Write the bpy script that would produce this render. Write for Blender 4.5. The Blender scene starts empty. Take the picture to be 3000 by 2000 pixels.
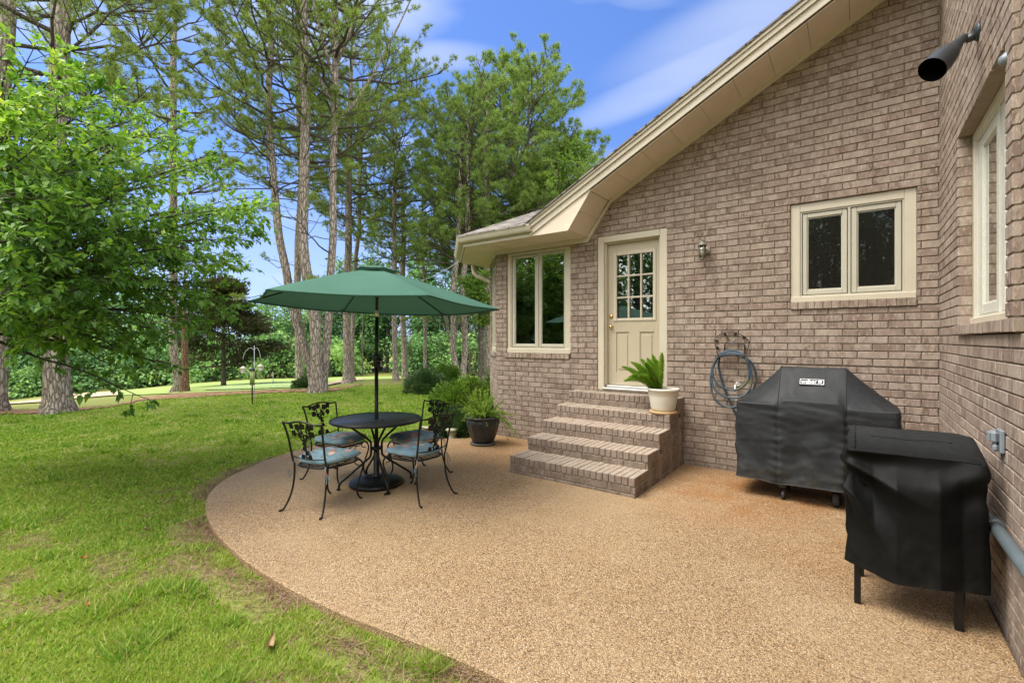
import bpy, bmesh, math, random
import numpy as np
from mathutils import Vector, Matrix, noise as mnoise

S = bpy.context.scene
COL = S.collection
R = math.radians
# ------------------------------------------------------------------ survey of the photograph
F, CX, CY, CAMH = 1370.0, 1500.0, 994.0, 1.63
TH = math.atan(1012 / 1370.0)
CT, ST = math.cos(TH), math.sin(TH)
WY = 6.30      # face of the gable wall (runs along X)
WX = 0.659     # face of the side wall (runs along Y)

def ray(px, py):
    u = (px - CX) / F
    return Vector((u * CT - ST, u * ST + CT, -(py - CY) / F))
def at_depth(px, py, d):
    return Vector((0, 0, CAMH)) + ray(px, py) * d
def on_z(px, py, z=0.0):
    r = ray(px, py)
    return Vector((0, 0, CAMH)) + r * ((z - CAMH) / r.z)
def on_y(px, py, y):
    r = ray(px, py)
    return Vector((0, 0, CAMH)) + r * (y / r.y)
def on_x(px, py, x):
    r = ray(px, py)
    return Vector((0, 0, CAMH)) + r * (x / r.x)

# ------------------------------------------------------------------ object helpers
def tag(o, label=None, cat=None, group=None, kind=None):
    if label: o['label'] = label
    if cat: o['category'] = cat
    if group: o['group'] = group
    if kind: o['kind'] = kind
    return o

def thing(name, label, cat, loc=(0, 0, 0), rz=0.0, group=None):
    o = bpy.data.objects.new(name, None)
    o.empty_display_size = 0.1
    COL.objects.link(o)
    o.location = loc
    o.rotation_euler = (0, 0, rz)
    return tag(o, label, cat, group)

def link(name, me, parent=None):
    o = bpy.data.objects.new(name, me)
    COL.objects.link(o)
    if parent is not None:
        o.parent = parent
    return o

def copy_tree(o, parent=None):
    c = o.copy()
    COL.objects.link(c)
    c.parent = parent
    for ch in [x for x in o.children]:
        copy_tree(ch, c)
    return c

class MB:
    """collects shapes and links them as ONE mesh object"""
    def __init__(self):
        self.v = []; self.f = []; self.m = []; self.s = []; self.t = []
        self.tint = (0.5, 0.5, 0.5)
    def add(self, vs, fs, mi=0, smooth=False):
        b = len(self.v)
        self.v.extend([tuple(p) for p in vs])
        self.t.extend([self.tint] * len(vs))
        for f in fs:
            self.f.append([i + b for i in f]); self.m.append(mi); self.s.append(smooth)
    def box(self, x0, x1, y0, y1, z0, z1, mi=0, fr=None):
        vs = [(x0, y0, z0), (x1, y0, z0), (x1, y1, z0), (x0, y1, z0), (x0, y0, z1), (x1, y0, z1), (x1, y1, z1), (x0, y1, z1)]
        if fr: vs = [fr(*p) for p in vs]
        self.add(vs, [(0, 3, 2, 1), (4, 5, 6, 7), (0, 1, 5, 4), (1, 2, 6, 5), (2, 3, 7, 6), (3, 0, 4, 7)], mi)
    def cbox(self, x0, x1, y0, y1, z0, z1, c=0.004, mi=0, fr=None):
        """box with chamfered edges"""
        c = min(c, (x1 - x0) * .45, (y1 - y0) * .45, (z1 - z0) * .45)
        vs = []; idx = {}
        X = (x0, x1); Y = (y0, y1); Z = (z0, z1)
        for i in (0, 1):
            for j in (0, 1):
                for k in (0, 1):
                    sx = c if i == 0 else -c; sy = c if j == 0 else -c; sz = c if k == 0 else -c
                    for a in range(3):
                        p = [X[i] + sx, Y[j] + sy, Z[k] + sz]
                        p[a] = (X, Y, Z)[a][(i, j, k)[a]]
                        idx[(i, j, k, a)] = len(vs); vs.append(tuple(p))
        fs = []
        g = lambda i, j, k, a: idx[(i, j, k, a)]
        for e in (0, 1):
            q = [g(e, 0, 0, 0), g(e, 1, 0, 0), g(e, 1, 1, 0), g(e, 0, 1, 0)]; fs.append(q if e else q[::-1])
            q = [g(0, e, 0, 1), g(0, e, 1, 1), g(1, e, 1, 1), g(1, e, 0, 1)]; fs.append(q if e else q[::-1])
            q = [g(0, 0, e, 2), g(1, 0, e, 2), g(1, 1, e, 2), g(0, 1, e, 2)]; fs.append(q if e else q[::-1])
        for j in (0, 1):
            for k in (0, 1): fs.append([g(0, j, k, 1), g(1, j, k, 1), g(1, j, k, 2), g(0, j, k, 2)])
        for i in (0, 1):
            for k in (0, 1): fs.append([g(i, 0, k, 0), g(i, 1, k, 0), g(i, 1, k, 2), g(i, 0, k, 2)])
        for i in (0, 1):
            for j in (0, 1): fs.append([g(i, j, 0, 0), g(i, j, 1, 0), g(i, j, 1, 1), g(i, j, 0, 1)])
        for i in (0, 1):
            for j in (0, 1):
                for k in (0, 1): fs.append([g(i, j, k, 0), g(i, j, k, 1), g(i, j, k, 2)])
        if fr: vs = [fr(*p) for p in vs]
        self.add(vs, fs, mi)
    def prism(self, poly, a, b, axis='y', mi=0, fr=None):
        """polygon in the two other axes extruded from a to b"""
        n = len(poly)
        def P(p, t):
            return {'y': (p[0], t, p[1]), 'x': (t, p[0], p[1]), 'z': (p[0], p[1], t)}[axis]
        vs = [P(p, a) for p in poly] + [P(p, b) for p in poly]
        if fr: vs = [fr(*p) for p in vs]
        fs = [list(range(n)), list(range(2 * n - 1, n - 1, -1))]
        for i in range(n):
            j = (i + 1) % n
            fs.append((i, j, j + n, i + n))
        self.add(vs, fs, mi)
    def tube(self, pts, r, n=8, mi=0, cap=True, closed=False):
        P = [Vector(p) for p in pts]
        k = len(P)
        rr = list(r) if hasattr(r, '__len__') else [r] * k
        vs = []; ref = None
        for i in range(k):
            if closed: t = P[(i + 1) % k] - P[i - 1]
            else: t = P[min(i + 1, k - 1)] - P[max(i - 1, 0)]
            if t.length < 1e-9: t = Vector((0, 0, 1))
            t.normalize()
            if ref is None:
                ref = t.orthogonal()
            ref = ref - t * ref.dot(t)
            if ref.length < 1e-6: ref = t.orthogonal()
            ref.normalize()
            bi = t.cross(ref)
            for j in range(n):
                a = 2 * math.pi * j / n
                vs.append(P[i] + (ref * math.cos(a) + bi * math.sin(a)) * rr[i])
        fs = []
        for i in range(k if closed else k - 1):
            i2 = (i + 1) % k
            for j in range(n):
                j2 = (j + 1) % n
                fs.append((i * n + j, i * n + j2, i2 * n + j2, i2 * n + j))
        self.add(vs, fs, mi, True)
        if cap and not closed:
            b = len(self.v) - k * n
            self.f.append([b + j for j in range(n - 1, -1, -1)]); self.m.append(mi); self.s.append(False)
            self.f.append([b + (k - 1) * n + j for j in range(n)]); self.m.append(mi); self.s.append(False)
    def lathe(self, prof, c=(0, 0, 0), n=32, mi=0, axis=None, smooth=True, rad=None, caps=True):
        """profile of (radius, height) turned round z (or round the given axis)"""
        c = Vector(c)
        if axis is None: A, B, C = Vector((1, 0, 0)), Vector((0, 1, 0)), Vector((0, 0, 1))
        else:
            C = Vector(axis).normalized(); A = C.orthogonal().normalized(); B = C.cross(A)
        vs = []; fs = []
        for i, (r, h) in enumerate(prof):
            for j in range(n):
                a = 2 * math.pi * j / n
                q = r * (rad(j, i) if rad else 1)
                vs.append(c + A * (q * math.cos(a)) + B * (q * math.sin(a)) + C * h)
        for i in range(len(prof) - 1):
            for j in range(n):
                j2 = (j + 1) % n
                fs.append((i * n + j, i * n + j2, (i + 1) * n + j2, (i + 1) * n + j))
        self.add(vs, fs, mi, smooth)
        b = len(self.v) - len(vs)
        if caps and prof[0][0] > 1e-4:
            self.f.append([b + j for j in range(n - 1, -1, -1)]); self.m.append(mi); self.s.append(False)
        if caps and prof[-1][0] > 1e-4:
            self.f.append([b + (len(prof) - 1) * n + j for j in range(n)]); self.m.append(mi); self.s.append(False)
    def ball(self, c, r, n=12, mi=0, sc=(1, 1, 1)):
        c = Vector(c); m = max(6, n // 2)
        vs = []; fs = []
        for i in range(m + 1):
            th = math.pi * i / m
            for j in range(n):
                a = 2 * math.pi * j / n
                vs.append(c + Vector((r * sc[0] * math.sin(th) * math.cos(a), r * sc[1] * math.sin(th) * math.sin(a), r * sc[2] * math.cos(th))))
        for i in range(m):
            for j in range(n):
                j2 = (j + 1) % n
                fs.append((i * n + j, (i + 1) * n + j, (i + 1) * n + j2, i * n + j2))
        self.add(vs, fs, mi, True)
    def grid(self, nu, nv, fn, mi=0, smooth=True, wrap=False):
        vs = [fn(i / (nu if wrap else nu - 1), j / (nv - 1)) for j in range(nv) for i in range(nu)]
        fs = []
        for j in range(nv - 1):
            for i in range(nu if wrap else nu - 1):
                i2 = (i + 1) % nu
                fs.append((j * nu + i, j * nu + i2, (j + 1) * nu + i2, (j + 1) * nu + i))
        self.add(vs, fs, mi, smooth)
    def build(self, name, mats, parent=None, tint=False, fix=True):
        me = bpy.data.meshes.new(name)
        me.from_pydata(self.v, [], self.f)
        for m in (mats if isinstance(mats, (list, tuple)) else [mats]):
            me.materials.append(m)
        me.polygons.foreach_set('material_index', self.m)
        me.polygons.foreach_set('use_smooth', self.s)
        if fix:
            bm = bmesh.new(); bm.from_mesh(me)
            bmesh.ops.recalc_face_normals(bm, faces=bm.faces)
            bm.to_mesh(me); bm.free()
        if tint:
            at = me.attributes.new('tint', 'FLOAT_COLOR', 'POINT')
            arr = np.ones((len(self.v), 4), np.float32); arr[:, :3] = np.array(self.t, np.float32)
            at.data.foreach_set('color', arr.ravel())
        me.update()
        return link(name, me, parent)

def fast_mesh(name, V, Fc, mats, parent=None, tint=None, mi=None, smooth=False):
    V = np.ascontiguousarray(V, np.float32); Fc = np.ascontiguousarray(Fc, np.int32)
    me = bpy.data.meshes.new(name)
    me.vertices.add(len(V)); me.vertices.foreach_set('co', V.ravel())
    k = Fc.shape[1]
    me.loops.add(Fc.size); me.loops.foreach_set('vertex_index', Fc.ravel())
    me.polygons.add(len(Fc))
    me.polygons.foreach_set('loop_start', np.arange(0, Fc.size, k, dtype=np.int32))
    try: me.polygons.foreach_set('loop_total', np.full(len(Fc), k, np.int32))
    except Exception: pass
    for m in (mats if isinstance(mats, (list, tuple)) else [mats]): me.materials.append(m)
    if mi is not None: me.polygons.foreach_set('material_index', np.ascontiguousarray(mi, np.int32))
    me.polygons.foreach_set('use_smooth', np.full(len(Fc), smooth, dtype=bool))
    if tint is not None:
        at = me.attributes.new('tint', 'FLOAT_COLOR', 'POINT')
        arr = np.ones((len(V), 4), np.float32); arr[:, :3] = tint
        at.data.foreach_set('color', arr.ravel())
    me.update(calc_edges=True)
    return link(name, me, parent)

# ------------------------------------------------------------------ materials
class NT:
    def __init__(self, name):
        self.mat = bpy.data.materials.new(name); self.mat.use_nodes = True
        self.t = self.mat.node_tree; self.t.nodes.clear()
        self.out = self.t.nodes.new('ShaderNodeOutputMaterial')
    def n(self, kind, ins=None, **kw):
        nd = self.t.nodes.new('ShaderNode' + kind)
        for k, v in kw.items(): setattr(nd, k, v)
        for k, v in (ins or {}).items(): self.set(nd, k, v)
        return nd
    def set(self, nd, k, v):
        s = nd.inputs[k]
        if isinstance(v, bpy.types.NodeSocket): self.t.links.new(v, s)
        elif isinstance(v, tuple) and len(v) == 3 and s.type == 'RGBA': s.default_value = (*v, 1)
        else: s.default_value = v
    def coord(self, kind='Object', scale=(1, 1, 1)):
        tc = self.n('TexCoord').outputs[kind]
        return self.n('Mapping', {'Vector': tc, 'Scale': scale}).outputs[0]
    def noise(self, vec, scale, detail=4, rough=.55):
        return self.n('TexNoise', {'Vector': vec, 'Scale': scale, 'Detail': detail, 'Roughness': rough})
    def ramp(self, fac, stops, interp='LINEAR'):
        r = self.n('ValToRGB'); r.color_ramp.interpolation = interp
        e = r.color_ramp.elements
        while len(e) < len(stops): e.new(.5)
        for el, (p, c) in zip(e, stops):
            el.position = p; el.color = (*c, 1) if len(c) == 3 else c
        self.set(r, 'Fac', fac); return r.outputs['Color']
    def mix(self, fac, a, b, mode='MIX'):
        m = self.n('MixRGB', {'Fac': fac, 'Color1': a, 'Color2': b}, blend_type=mode); return m.outputs[0]
    def math(self, op, a, b=0.0, clamp=False):
        m = self.n('Math', operation=op, use_clamp=clamp)
        self.set(m, 0, a); self.set(m, 1, b); return m.outputs[0]
    def rng(self, v, a, b, c=0.0, d=1.0):
        return self.n('MapRange', {'Value': v, 'From Min': a, 'From Max': b, 'To Min': c, 'To Max': d}).outputs[0]
    def bump(self, h, strength=.3, dist=.01, normal=None):
        b = self.n('Bump', {'Height': h, 'Strength': strength, 'Distance': dist})
        if normal is not None: self.set(b, 'Normal', normal)
        return b.outputs[0]
    def pbr(self, base, rough=.6, normal=None, metal=0.0, spec=.5, **ex):
        p = self.n('BsdfPrincipled', {'Base Color': base, 'Roughness': rough, 'Metallic': metal, 'Specular IOR Level': spec})
        for k, v in ex.items(): self.set(p, k, v)
        if normal is not None: self.set(p, 'Normal', normal)
        self.t.links.new(p.outputs[0], self.out.inputs[0]); return self.mat
    def tint(self):
        return self.n('Attribute', attribute_name='tint').outputs['Color']

def simple(name, base, rough=.5, metal=0.0, spec=.5, bump=0.0, bscale=60, var=.12, vscale=4):
    m = NT(name); c = m.coord()
    n1 = m.noise(c, vscale, 5).outputs[0]
    lo = tuple(max(0, x * (1 - var)) for x in base); hi = tuple(min(1, x * (1 + var)) for x in base)
    col = m.ramp(n1, [(.3, lo), (.7, hi)])
    nm = m.bump(m.noise(c, bscale, 4).outputs[0], bump, .004) if bump else None
    r = m.rng(m.noise(c, vscale * 5, 3).outputs[0], .3, .7, rough * .88, min(1, rough * 1.1))
    return m.pbr(col, r, nm, metal, spec)

def m_brick(name, light=1.0, lit_top=False):
    m = NT(name); c = m.coord()
    t = m.tint(); sep = m.n('SeparateColor', {'Color': t})
    a, b2, c2 = sep.outputs[0], sep.outputs[1], sep.outputs[2]
    base = m.ramp(a, [(0, (.25, .18, .143)), (.2, (.315, .238, .19)), (.55, (.355, .276, .222)), (.85, (.385, .305, .248)), (1, (.43, .35, .288))])
    # offset the marks per brick so that no two bricks match
    off = m.n('CombineXYZ', {0: m.math('MULTIPLY', b2, 37.0), 1: m.math('MULTIPLY', c2, 23.0), 2: m.math('MULTIPLY', a, 11.0)}).outputs[0]
    v = m.n('VectorMath', {0: m.coord('Object', (1, 1, .36)), 1: off}, operation='ADD').outputs[0]
    n1 = m.noise(v, 22, 5, .65).outputs[0]
    dark = m.rng(n1, .49, .60)
    base = m.mix(m.math('MULTIPLY', dark, m.rng(c2, 0, 1, .2, .95)), base, (.16, .108, .082))
    n4 = m.noise(v, 9, 2, .5).outputs[0]
    base = m.mix(m.rng(n4, .50, .62, 0, .42), base, (.49, .405, .335))
    base = m.mix(m.rng(n4, .46, .36, 0, .42), base, (.205, .142, .115))
    n2 = m.noise(v, 55, 4, .7).outputs[0]
    base = m.mix(m.rng(n2, .53, .66, 0, .7), base, (.60, .51, .42))
    n3 = m.noise(m.coord('Object', (1, 1, 1)), 180, 3, .7).outputs[0]
    base = m.mix(m.rng(n3, .40, .62, 0, .42), base, (.16, .11, .085), 'MIX')
    big = m.noise(c, .9, 4).outputs[0]
    base = m.mix(m.rng(big, .45, .75, 0, .25), base, (.24, .195, .145), 'MIX')
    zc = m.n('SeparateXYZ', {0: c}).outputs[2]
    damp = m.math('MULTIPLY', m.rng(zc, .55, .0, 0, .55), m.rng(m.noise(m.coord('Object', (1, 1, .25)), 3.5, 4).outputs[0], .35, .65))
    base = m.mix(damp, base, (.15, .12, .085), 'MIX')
    if lit_top:  # up faces paler: stronger light on the treads put into the colour
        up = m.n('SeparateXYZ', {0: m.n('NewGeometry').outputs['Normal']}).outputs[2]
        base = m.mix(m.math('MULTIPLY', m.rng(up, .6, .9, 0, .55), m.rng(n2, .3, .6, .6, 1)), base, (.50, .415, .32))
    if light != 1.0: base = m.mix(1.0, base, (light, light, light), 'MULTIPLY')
    h = m.math('ADD', m.math('MULTIPLY', n1, .6), m.math('MULTIPLY', n2, .8))
    return m.pbr(base, .9, m.bump(h, .55, .006), 0, .2)

def m_patio():
    m = NT('exposed aggregate'); c = m.coord()
    wob = m.n('VectorMath', {0: c, 1: m.n('VectorMath', {0: m.noise(c, 60, 2).outputs['Color'], 1: (.006, .006, .006)}, operation='MULTIPLY').outputs[0]}, operation='ADD').outputs[0]
    v = m.n('TexVoronoi', {'Vector': wob, 'Scale': 135.0, 'Randomness': 1.0})
    rnd = m.n('SeparateColor', {'Color': v.outputs['Color']})
    peb = m.ramp(rnd.outputs[0], [(0, (.075, .040, .018)), (.15, (.18, .098, .042)), (.36, (.355, .215, .098)), (.58, (.45, .295, .148)), (.75, (.54, .385, .21)), (.87, (.40, .28, .175)), (.95, (.70, .56, .38)), (1, (.34, .145, .05))])
    edge = m.rng(v.outputs['Distance'], .28, .62)
    col = m.mix(m.math('MULTIPLY', edge, .62), peb, (.135, .09, .05))
    big = m.noise(c, .55, 5, .6).outputs[0]
    mid = m.noise(c, 2.6, 5, .6).outputs[0]
    # bleached and stained areas of the slab
    col = m.mix(m.rng(big, .42, .7, 0, .35), col, (.49, .37, .225))
    col = m.mix(m.rng(mid, .5, .8, 0, .35), col, (.27, .165, .075))
    # rusty run-off beside the steps and under the grill
    x = m.n('SeparateXYZ', {0: c})
    d1 = m.n('VectorMath', {0: c, 1: (-.9, 5.55, 0)}, operation='DISTANCE').outputs['Value']
    d2 = m.n('VectorMath', {0: c, 1: (-4.35, 5.6, 0)}, operation='DISTANCE').outputs['Value']
    d3 = m.n('VectorMath', {0: c, 1: (.2, 4.6, 0)}, operation='DISTANCE').outputs['Value']
    st = m.math('MAXIMUM', m.rng(d1, .3, 1.6, .85, 0), m.math('MAXIMUM', m.rng(d2, .2, 1.5, .7, 0), m.rng(d3, .2, 1.3, .45, 0)))
    st = m.math('MULTIPLY', st, m.rng(m.noise(c, 1.7, 5, .65).outputs[0], .3, .62))
    col = m.mix(st, col, m.mix(1.0, col, (.86, .56, .30), 'MULTIPLY'))
    h = m.math('SUBTRACT', 1.0, v.outputs['Distance'])
    h = m.math('ADD', h, m.math('MULTIPLY', rnd.outputs[1], .5))
    return m.pbr(col, .62, m.bump(h, .8, .006), 0, .35)

def m_leaf(name, stops, trans=.35, rough=.5, spec=.35):
    """leaf blade: colour by the random tint of each leaf, some light passes through"""
    m = NT(name); t = m.tint()
    a = m.n('SeparateColor', {'Color': t})
    col = m.ramp(a.outputs[0], stops)
    p = m.n('BsdfPrincipled', {'Base Color': col, 'Roughness': rough, 'Specular IOR Level': spec})
    tr = m.n('BsdfTranslucent', {'Color': m.mix(1.0, col, (1.0, 1.0, .55), 'MULTIPLY')})
    mx = m.n('MixShader', {0: trans, 1: p.outputs[0], 2: tr.outputs[0]})
    m.t.links.new(mx.outputs[0], m.out.inputs[0]); return m.mat

def m_glass(name, refl=.10, tintc=(.55, .6, .58), mesh=0.0):
    m = NT(name)
    fr = m.n('Fresnel', {'IOR': 1.5}).outputs[0]
    f = m.math('ADD', m.math('MULTIPLY', fr, 1.6 if refl > 0 else 1.0), refl, True)
    wv = m.noise(m.coord('Object', (1, 1, 1)), 2.2, 2).outputs[0]
    nb = m.bump(wv, .06, .02)
    gl = m.n('BsdfGlossy', {'Color': (.9, .92, .9), 'Roughness': .015, 'Normal': nb})
    tr = m.n('BsdfTransparent', {'Color': tintc})
    mx = m.n('MixShader', {0: f, 1: tr.outputs[0], 2: gl.outputs[0]})
    if mesh:
        df = m.n('BsdfDiffuse', {'Color': (.085, .082, .07, 1)})
        mx = m.n('MixShader', {0: mesh, 1: mx.outputs[0], 2: df.outputs[0]})
    m.t.links.new(mx.outputs[0], m.out.inputs[0]); return m.mat

M = {}
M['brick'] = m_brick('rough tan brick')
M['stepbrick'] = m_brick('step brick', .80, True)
M['mortar'] = simple('mortar', (.26, .212, .16), .95, bump=.5, bscale=160, var=.2, vscale=6)
M['trim'] = simple('cream trim paint', (.57, .51, .395), .45, var=.05, vscale=3, bump=.05, bscale=40)
M['soffit'] = simple('beige soffit paint', (.68, .58, .45), .55, var=.05, vscale=3)
M['sash'] = simple('sash vinyl', (.50, .47, .375), .4, var=.04)
M['white_sash'] = simple('pale sash vinyl', (.62, .61, .53), .4, var=.04)
M['door'] = simple('door paint', (.49, .42, .30), .42, var=.05, vscale=2)
M['gap'] = simple('dark joint', (.035, .03, .025), .9)
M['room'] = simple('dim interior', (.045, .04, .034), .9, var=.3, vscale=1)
M['curtain'] = simple('curtain cloth', (.20, .17, .13), .9, var=.3, vscale=6)
M['glass'] = m_glass('window glass', .13)
M['screen'] = m_glass('screened glass', -.005, (.40, .42, .40), .16)
M['clear'] = m_glass('lantern glass', .06, (.85, .88, .82))
M['brass'] = simple('brass', (.72, .53, .2), .25, 1.0, var=.1)
M['alu'] = simple('aluminium', (.62, .61, .58), .4, .7, var=.08)
M['pewter'] = simple('weathered pewter', (.26, .24, .20), .5, .25, var=.25, vscale=20)
M['lampgrey'] = simple('grey painted metal', (.04, .046, .052), .45, .2, var=.15, vscale=8)
M['black'] = simple('black painted iron', (.007, .007, .007), .4, 0.0, .35, bump=.15, bscale=120, var=.3, vscale=20)
M['dark'] = simple('dark inside', (.004, .004, .004), .9, spec=0.0)
M['bulb'] = simple('bulb glass', (.75, .72, .6), .3, var=.03)
M['cream_plastic'] = simple('cream plastic', (.66, .63, .53), .38, var=.05, bump=.03)
M['saucer'] = simple('tan saucer', (.50, .34, .17), .6, var=.12)
M['soil'] = simple('potting soil', (.03, .02, .013), .95, bump=.8, bscale=90, var=.5, vscale=40)
M['mulch'] = simple('bark mulch', (.055, .034, .022), .95, bump=.9, bscale=40, var=.6, vscale=18)
M['stone'] = simple('mossy cast stone', (.33, .33, .22), .9, bump=.5, bscale=70, var=.35, vscale=9)
M['slate'] = simple('dark clay saucer', (.075, .075, .065), .8, var=.25, vscale=10)
M['plastic'] = simple('grey electrical plastic', (.20, .225, .25), .4, var=.08)
M['pipe'] = simple('grey pipe', (.10, .125, .135), .45, var=.14, vscale=5)
M['rubber'] = simple('wheel rubber', (.02, .02, .02), .7, var=.2)
M['hub'] = simple('wheel hub', (.33, .32, .29), .5, var=.15)
M['wood'] = simple('weathered wood', (.17, .12, .07), .8, var=.3, vscale=12)
M['thread'] = simple('white print', (.75, .75, .76), .6, var=.03)
M['roofedge'] = simple('shingle edge', (.06, .055, .05), .9, var=.3, vscale=20)
M['flag'] = simple('yellow flag cloth', (.75, .68, .2), .7)
M['wire'] = simple('cable', (.55, .6, .62), .5)
M['pale_feeder'] = simple('pale feeder plastic', (.55, .53, .42), .5, var=.1)

def m_pot():
    m = NT('black ribbed glaze'); c = m.coord()
    n = m.noise(m.coord('Object', (1, 1, .3)), 18, 4).outputs[0]
    col = m.ramp(n, [(.3, (.012, .013, .014)), (.7, (.04, .042, .044))])
    return m.pbr(col, .38, m.bump(n, .2, .004), 0, .5)
M['pot'] = m_pot()

def m_cover(name, base, stain, sp=.3, top=0):
    m = NT(name); c = m.coord()
    n1 = m.noise(c, 3.5, 6, .6).outputs[0]; n2 = m.noise(c, 900, 2).outputs[0]; n3 = m.noise(c, 11, 5, .6).outputs[0]
    col = m.ramp(n1, [(.3, tuple(x * .75 for x in base)), (.7, tuple(x * 1.2 for x in base))])
    z = m.n('SeparateXYZ', {0: c}).outputs[2]
    dust = m.math('MULTIPLY', m.rng(z, .5, .15, 0, 1), m.rng(n3, .4, .7))
    col = m.mix(m.math('MULTIPLY', dust, stain), col, (.09, .085, .06))
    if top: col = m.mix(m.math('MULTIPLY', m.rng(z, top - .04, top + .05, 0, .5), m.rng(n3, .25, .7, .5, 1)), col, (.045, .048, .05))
    h = m.math('ADD', m.math('MULTIPLY', n2, .12), m.math('MULTIPLY', n3, .9))
    return m.pbr(col, m.rng(n1, .3, .7, .5, .68), m.bump(h, .35, .012), 0, sp)
M['cover'] = m_cover('weathered black cover cloth', (.021, .023, .0255), .5, .26)
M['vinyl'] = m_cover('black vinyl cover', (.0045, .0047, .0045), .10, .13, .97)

def m_canopy():
    m = NT('green canvas'); c = m.coord()
    n = m.noise(c, 2.5, 5).outputs[0]; w = m.noise(c, 400, 2).outputs[0]
    col = m.ramp(n, [(.3, (.058, .148, .104)), (.7, (.072, .170, .122))])
    p = m.n('BsdfPrincipled', {'Base Color': col, 'Roughness': .8, 'Specular IOR Level': .2, 'Normal': m.bump(w, .2, .002)})
    tr = m.n('BsdfTranslucent', {'Color': (.035, .09, .06, 1)})
    mx = m.n('MixShader', {0: .22, 1: p.outputs[0], 2: tr.outputs[0]})
    m.t.links.new(mx.outputs[0], m.out.inputs[0]); return m.mat
M['canopy'] = m_canopy()

def m_cushion():
    m = NT('blue floral cloth'); c = m.coord()
    wc = m.n('VectorMath', {0: c, 1: m.n('VectorMath', {0: m.noise(c, 14, 3).outputs['Color'], 1: (.05, .05, .05)}, operation='MULTIPLY').outputs[0]}, operation='ADD').outputs[0]
    n0 = m.noise(c, 9, 4).outputs[0]
    col = m.ramp(n0, [(.3, (.13, .225, .29)), (.7, (.22, .325, .39))])
    v1 = m.n('TexVoronoi', {'Vector': wc, 'Scale': 10.0})
    r1 = m.n('SeparateColor', {'Color': v1.outputs['Color']}).outputs[0]
    blob = m.math('MULTIPLY', m.rng(v1.outputs['Distance'], .42, .34), m.rng(r1, .40, .43))
    col = m.mix(m.math('MULTIPLY', blob, .85), col, m.ramp(r1, [(.4, (.42, .13, .10)), (.7, (.54, .28, .22)), (1, (.66, .45, .30))]))
    v2 = m.n('TexVoronoi', {'Vector': wc, 'Scale': 21.0})
    r2 = m.n('SeparateColor', {'Color': v2.outputs['Color']}).outputs[1]
    lf = m.math('MULTIPLY', m.rng(v2.outputs['Distance'], .40, .32), m.rng(r2, .55, .58))
    col = m.mix(m.math('MULTIPLY', lf, .8), col, m.ramp(r2, [(.6, (.14, .15, .05)), (.8, (.36, .29, .10)), (1, (.12, .20, .16))]))
    return m.pbr(col, .85, m.bump(n0, .2, .004), 0, .2)
M['cushion'] = m_cushion()

def m_tabletop():
    m = NT('perforated steel'); c = m.coord()
    v = m.n('TexVoronoi', {'Vector': c, 'Scale': 120.0, 'Randomness': 0.0})
    n = m.noise(c, 5, 4).outputs[0]
    col = m.mix(m.rng(v.outputs['Distance'], .25, .4), (.012, .012, .013), m.ramp(n, [(.3, (.04, .043, .047)), (.7, (.075, .08, .086))]))
    return m.pbr(col, .36, m.bump(v.outputs['Distance'], .35, .003), 0, .6)
M['tabletop'] = m_tabletop()

def m_hose():
    m = NT('blue grey hose'); c = m.coord()
    n = m.noise(c, 5, 3).outputs[0]
    col = m.ramp(n, [(.35, (.018, .035, .058)), (.55, (.045, .075, .10)), (.68, (.10, .115, .06))])
    return m.pbr(col, .42, None, 0, .5)
M['hose'] = m_hose()

def m_bark(name, a, b, scale=7.0, lich=0.0):
    m = NT(name)
    v = m.coord('Object', (1, 1, .28))
    n0 = m.noise(v, scale * .9, 5, .6)
    wv = m.n('VectorMath', {0: v, 1: m.n('VectorMath', {0: n0.outputs['Color'], 1: (.12, .12, .12)}, operation='MULTIPLY').outputs[0]}, operation='ADD').outputs[0]
    vo = m.n('TexVoronoi', {'Vector': wv, 'Scale': scale * 2.2}, feature='DISTANCE_TO_EDGE')
    n2 = m.noise(v, scale * 5, 4, .65).outputs[0]
    col = m.ramp(n2, [(.3, a), (.72, b)])
    col = m.mix(m.rng(vo.outputs['Distance'], .0, .14, .8, 0), col, tuple(x * .28 for x in a))
    if lich: col = m.mix(m.rng(m.noise(m.coord(), 4, 5, .7).outputs[0], .58, .75, 0, lich), col, (.36, .38, .32))
    h = m.math('ADD', m.rng(vo.outputs['Distance'], 0, .2), m.math('MULTIPLY', n2, .5))
    return m.pbr(col, .92, m.bump(h, .9, .035), 0, .15)
M['bark'] = m_bark('grey pine bark', (.29, .235, .19), (.52, .455, .39), 6.0, .4)
M['redbark'] = m_bark('red cedar bark', (.20, .12, .075), (.38, .25, .17), 9.0)
M['limb'] = m_bark('limb bark', (.13, .105, .085), (.28, .24, .20), 14.0)
M['twig'] = simple('dark twig bark', (.045, .033, .022), .85, var=.4, vscale=10)

M['needle'] = m_leaf('pine needles', [(0, (0.138, 0.193, 0.048)), (.35, (0.230, 0.314, 0.077)), (.7, (0.332, 0.437, 0.110)), (.9, (0.415, 0.529, 0.137)), (1, (0.478, 0.407, 0.137))], 0.45, .5, .3)
M['needle2'] = m_leaf('fresh pine needles', [(0, (0.133, 0.196, 0.052)), (.4, (0.216, 0.326, 0.082)), (.8, (0.324, 0.445, 0.119)), (1, (0.417, 0.530, 0.155))], 0.45, .5, .3)
M['cedar'] = m_leaf('cedar sprays', [(0, (0.033, 0.042, 0.019)), (.5, (0.063, 0.072, 0.030)), (1, (0.112, 0.105, 0.048))], 0.25, .7, .2)
M['cherry'] = m_leaf('cherry leaves', [(0, (0.062, 0.150, 0.037)), (.3, (0.124, 0.272, 0.048)), (.6, (0.230, 0.415, 0.061)), (.85, (0.407, 0.590, 0.085)), (1, (0.574, 0.658, 0.127))], 0.45, .42, .45)
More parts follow.
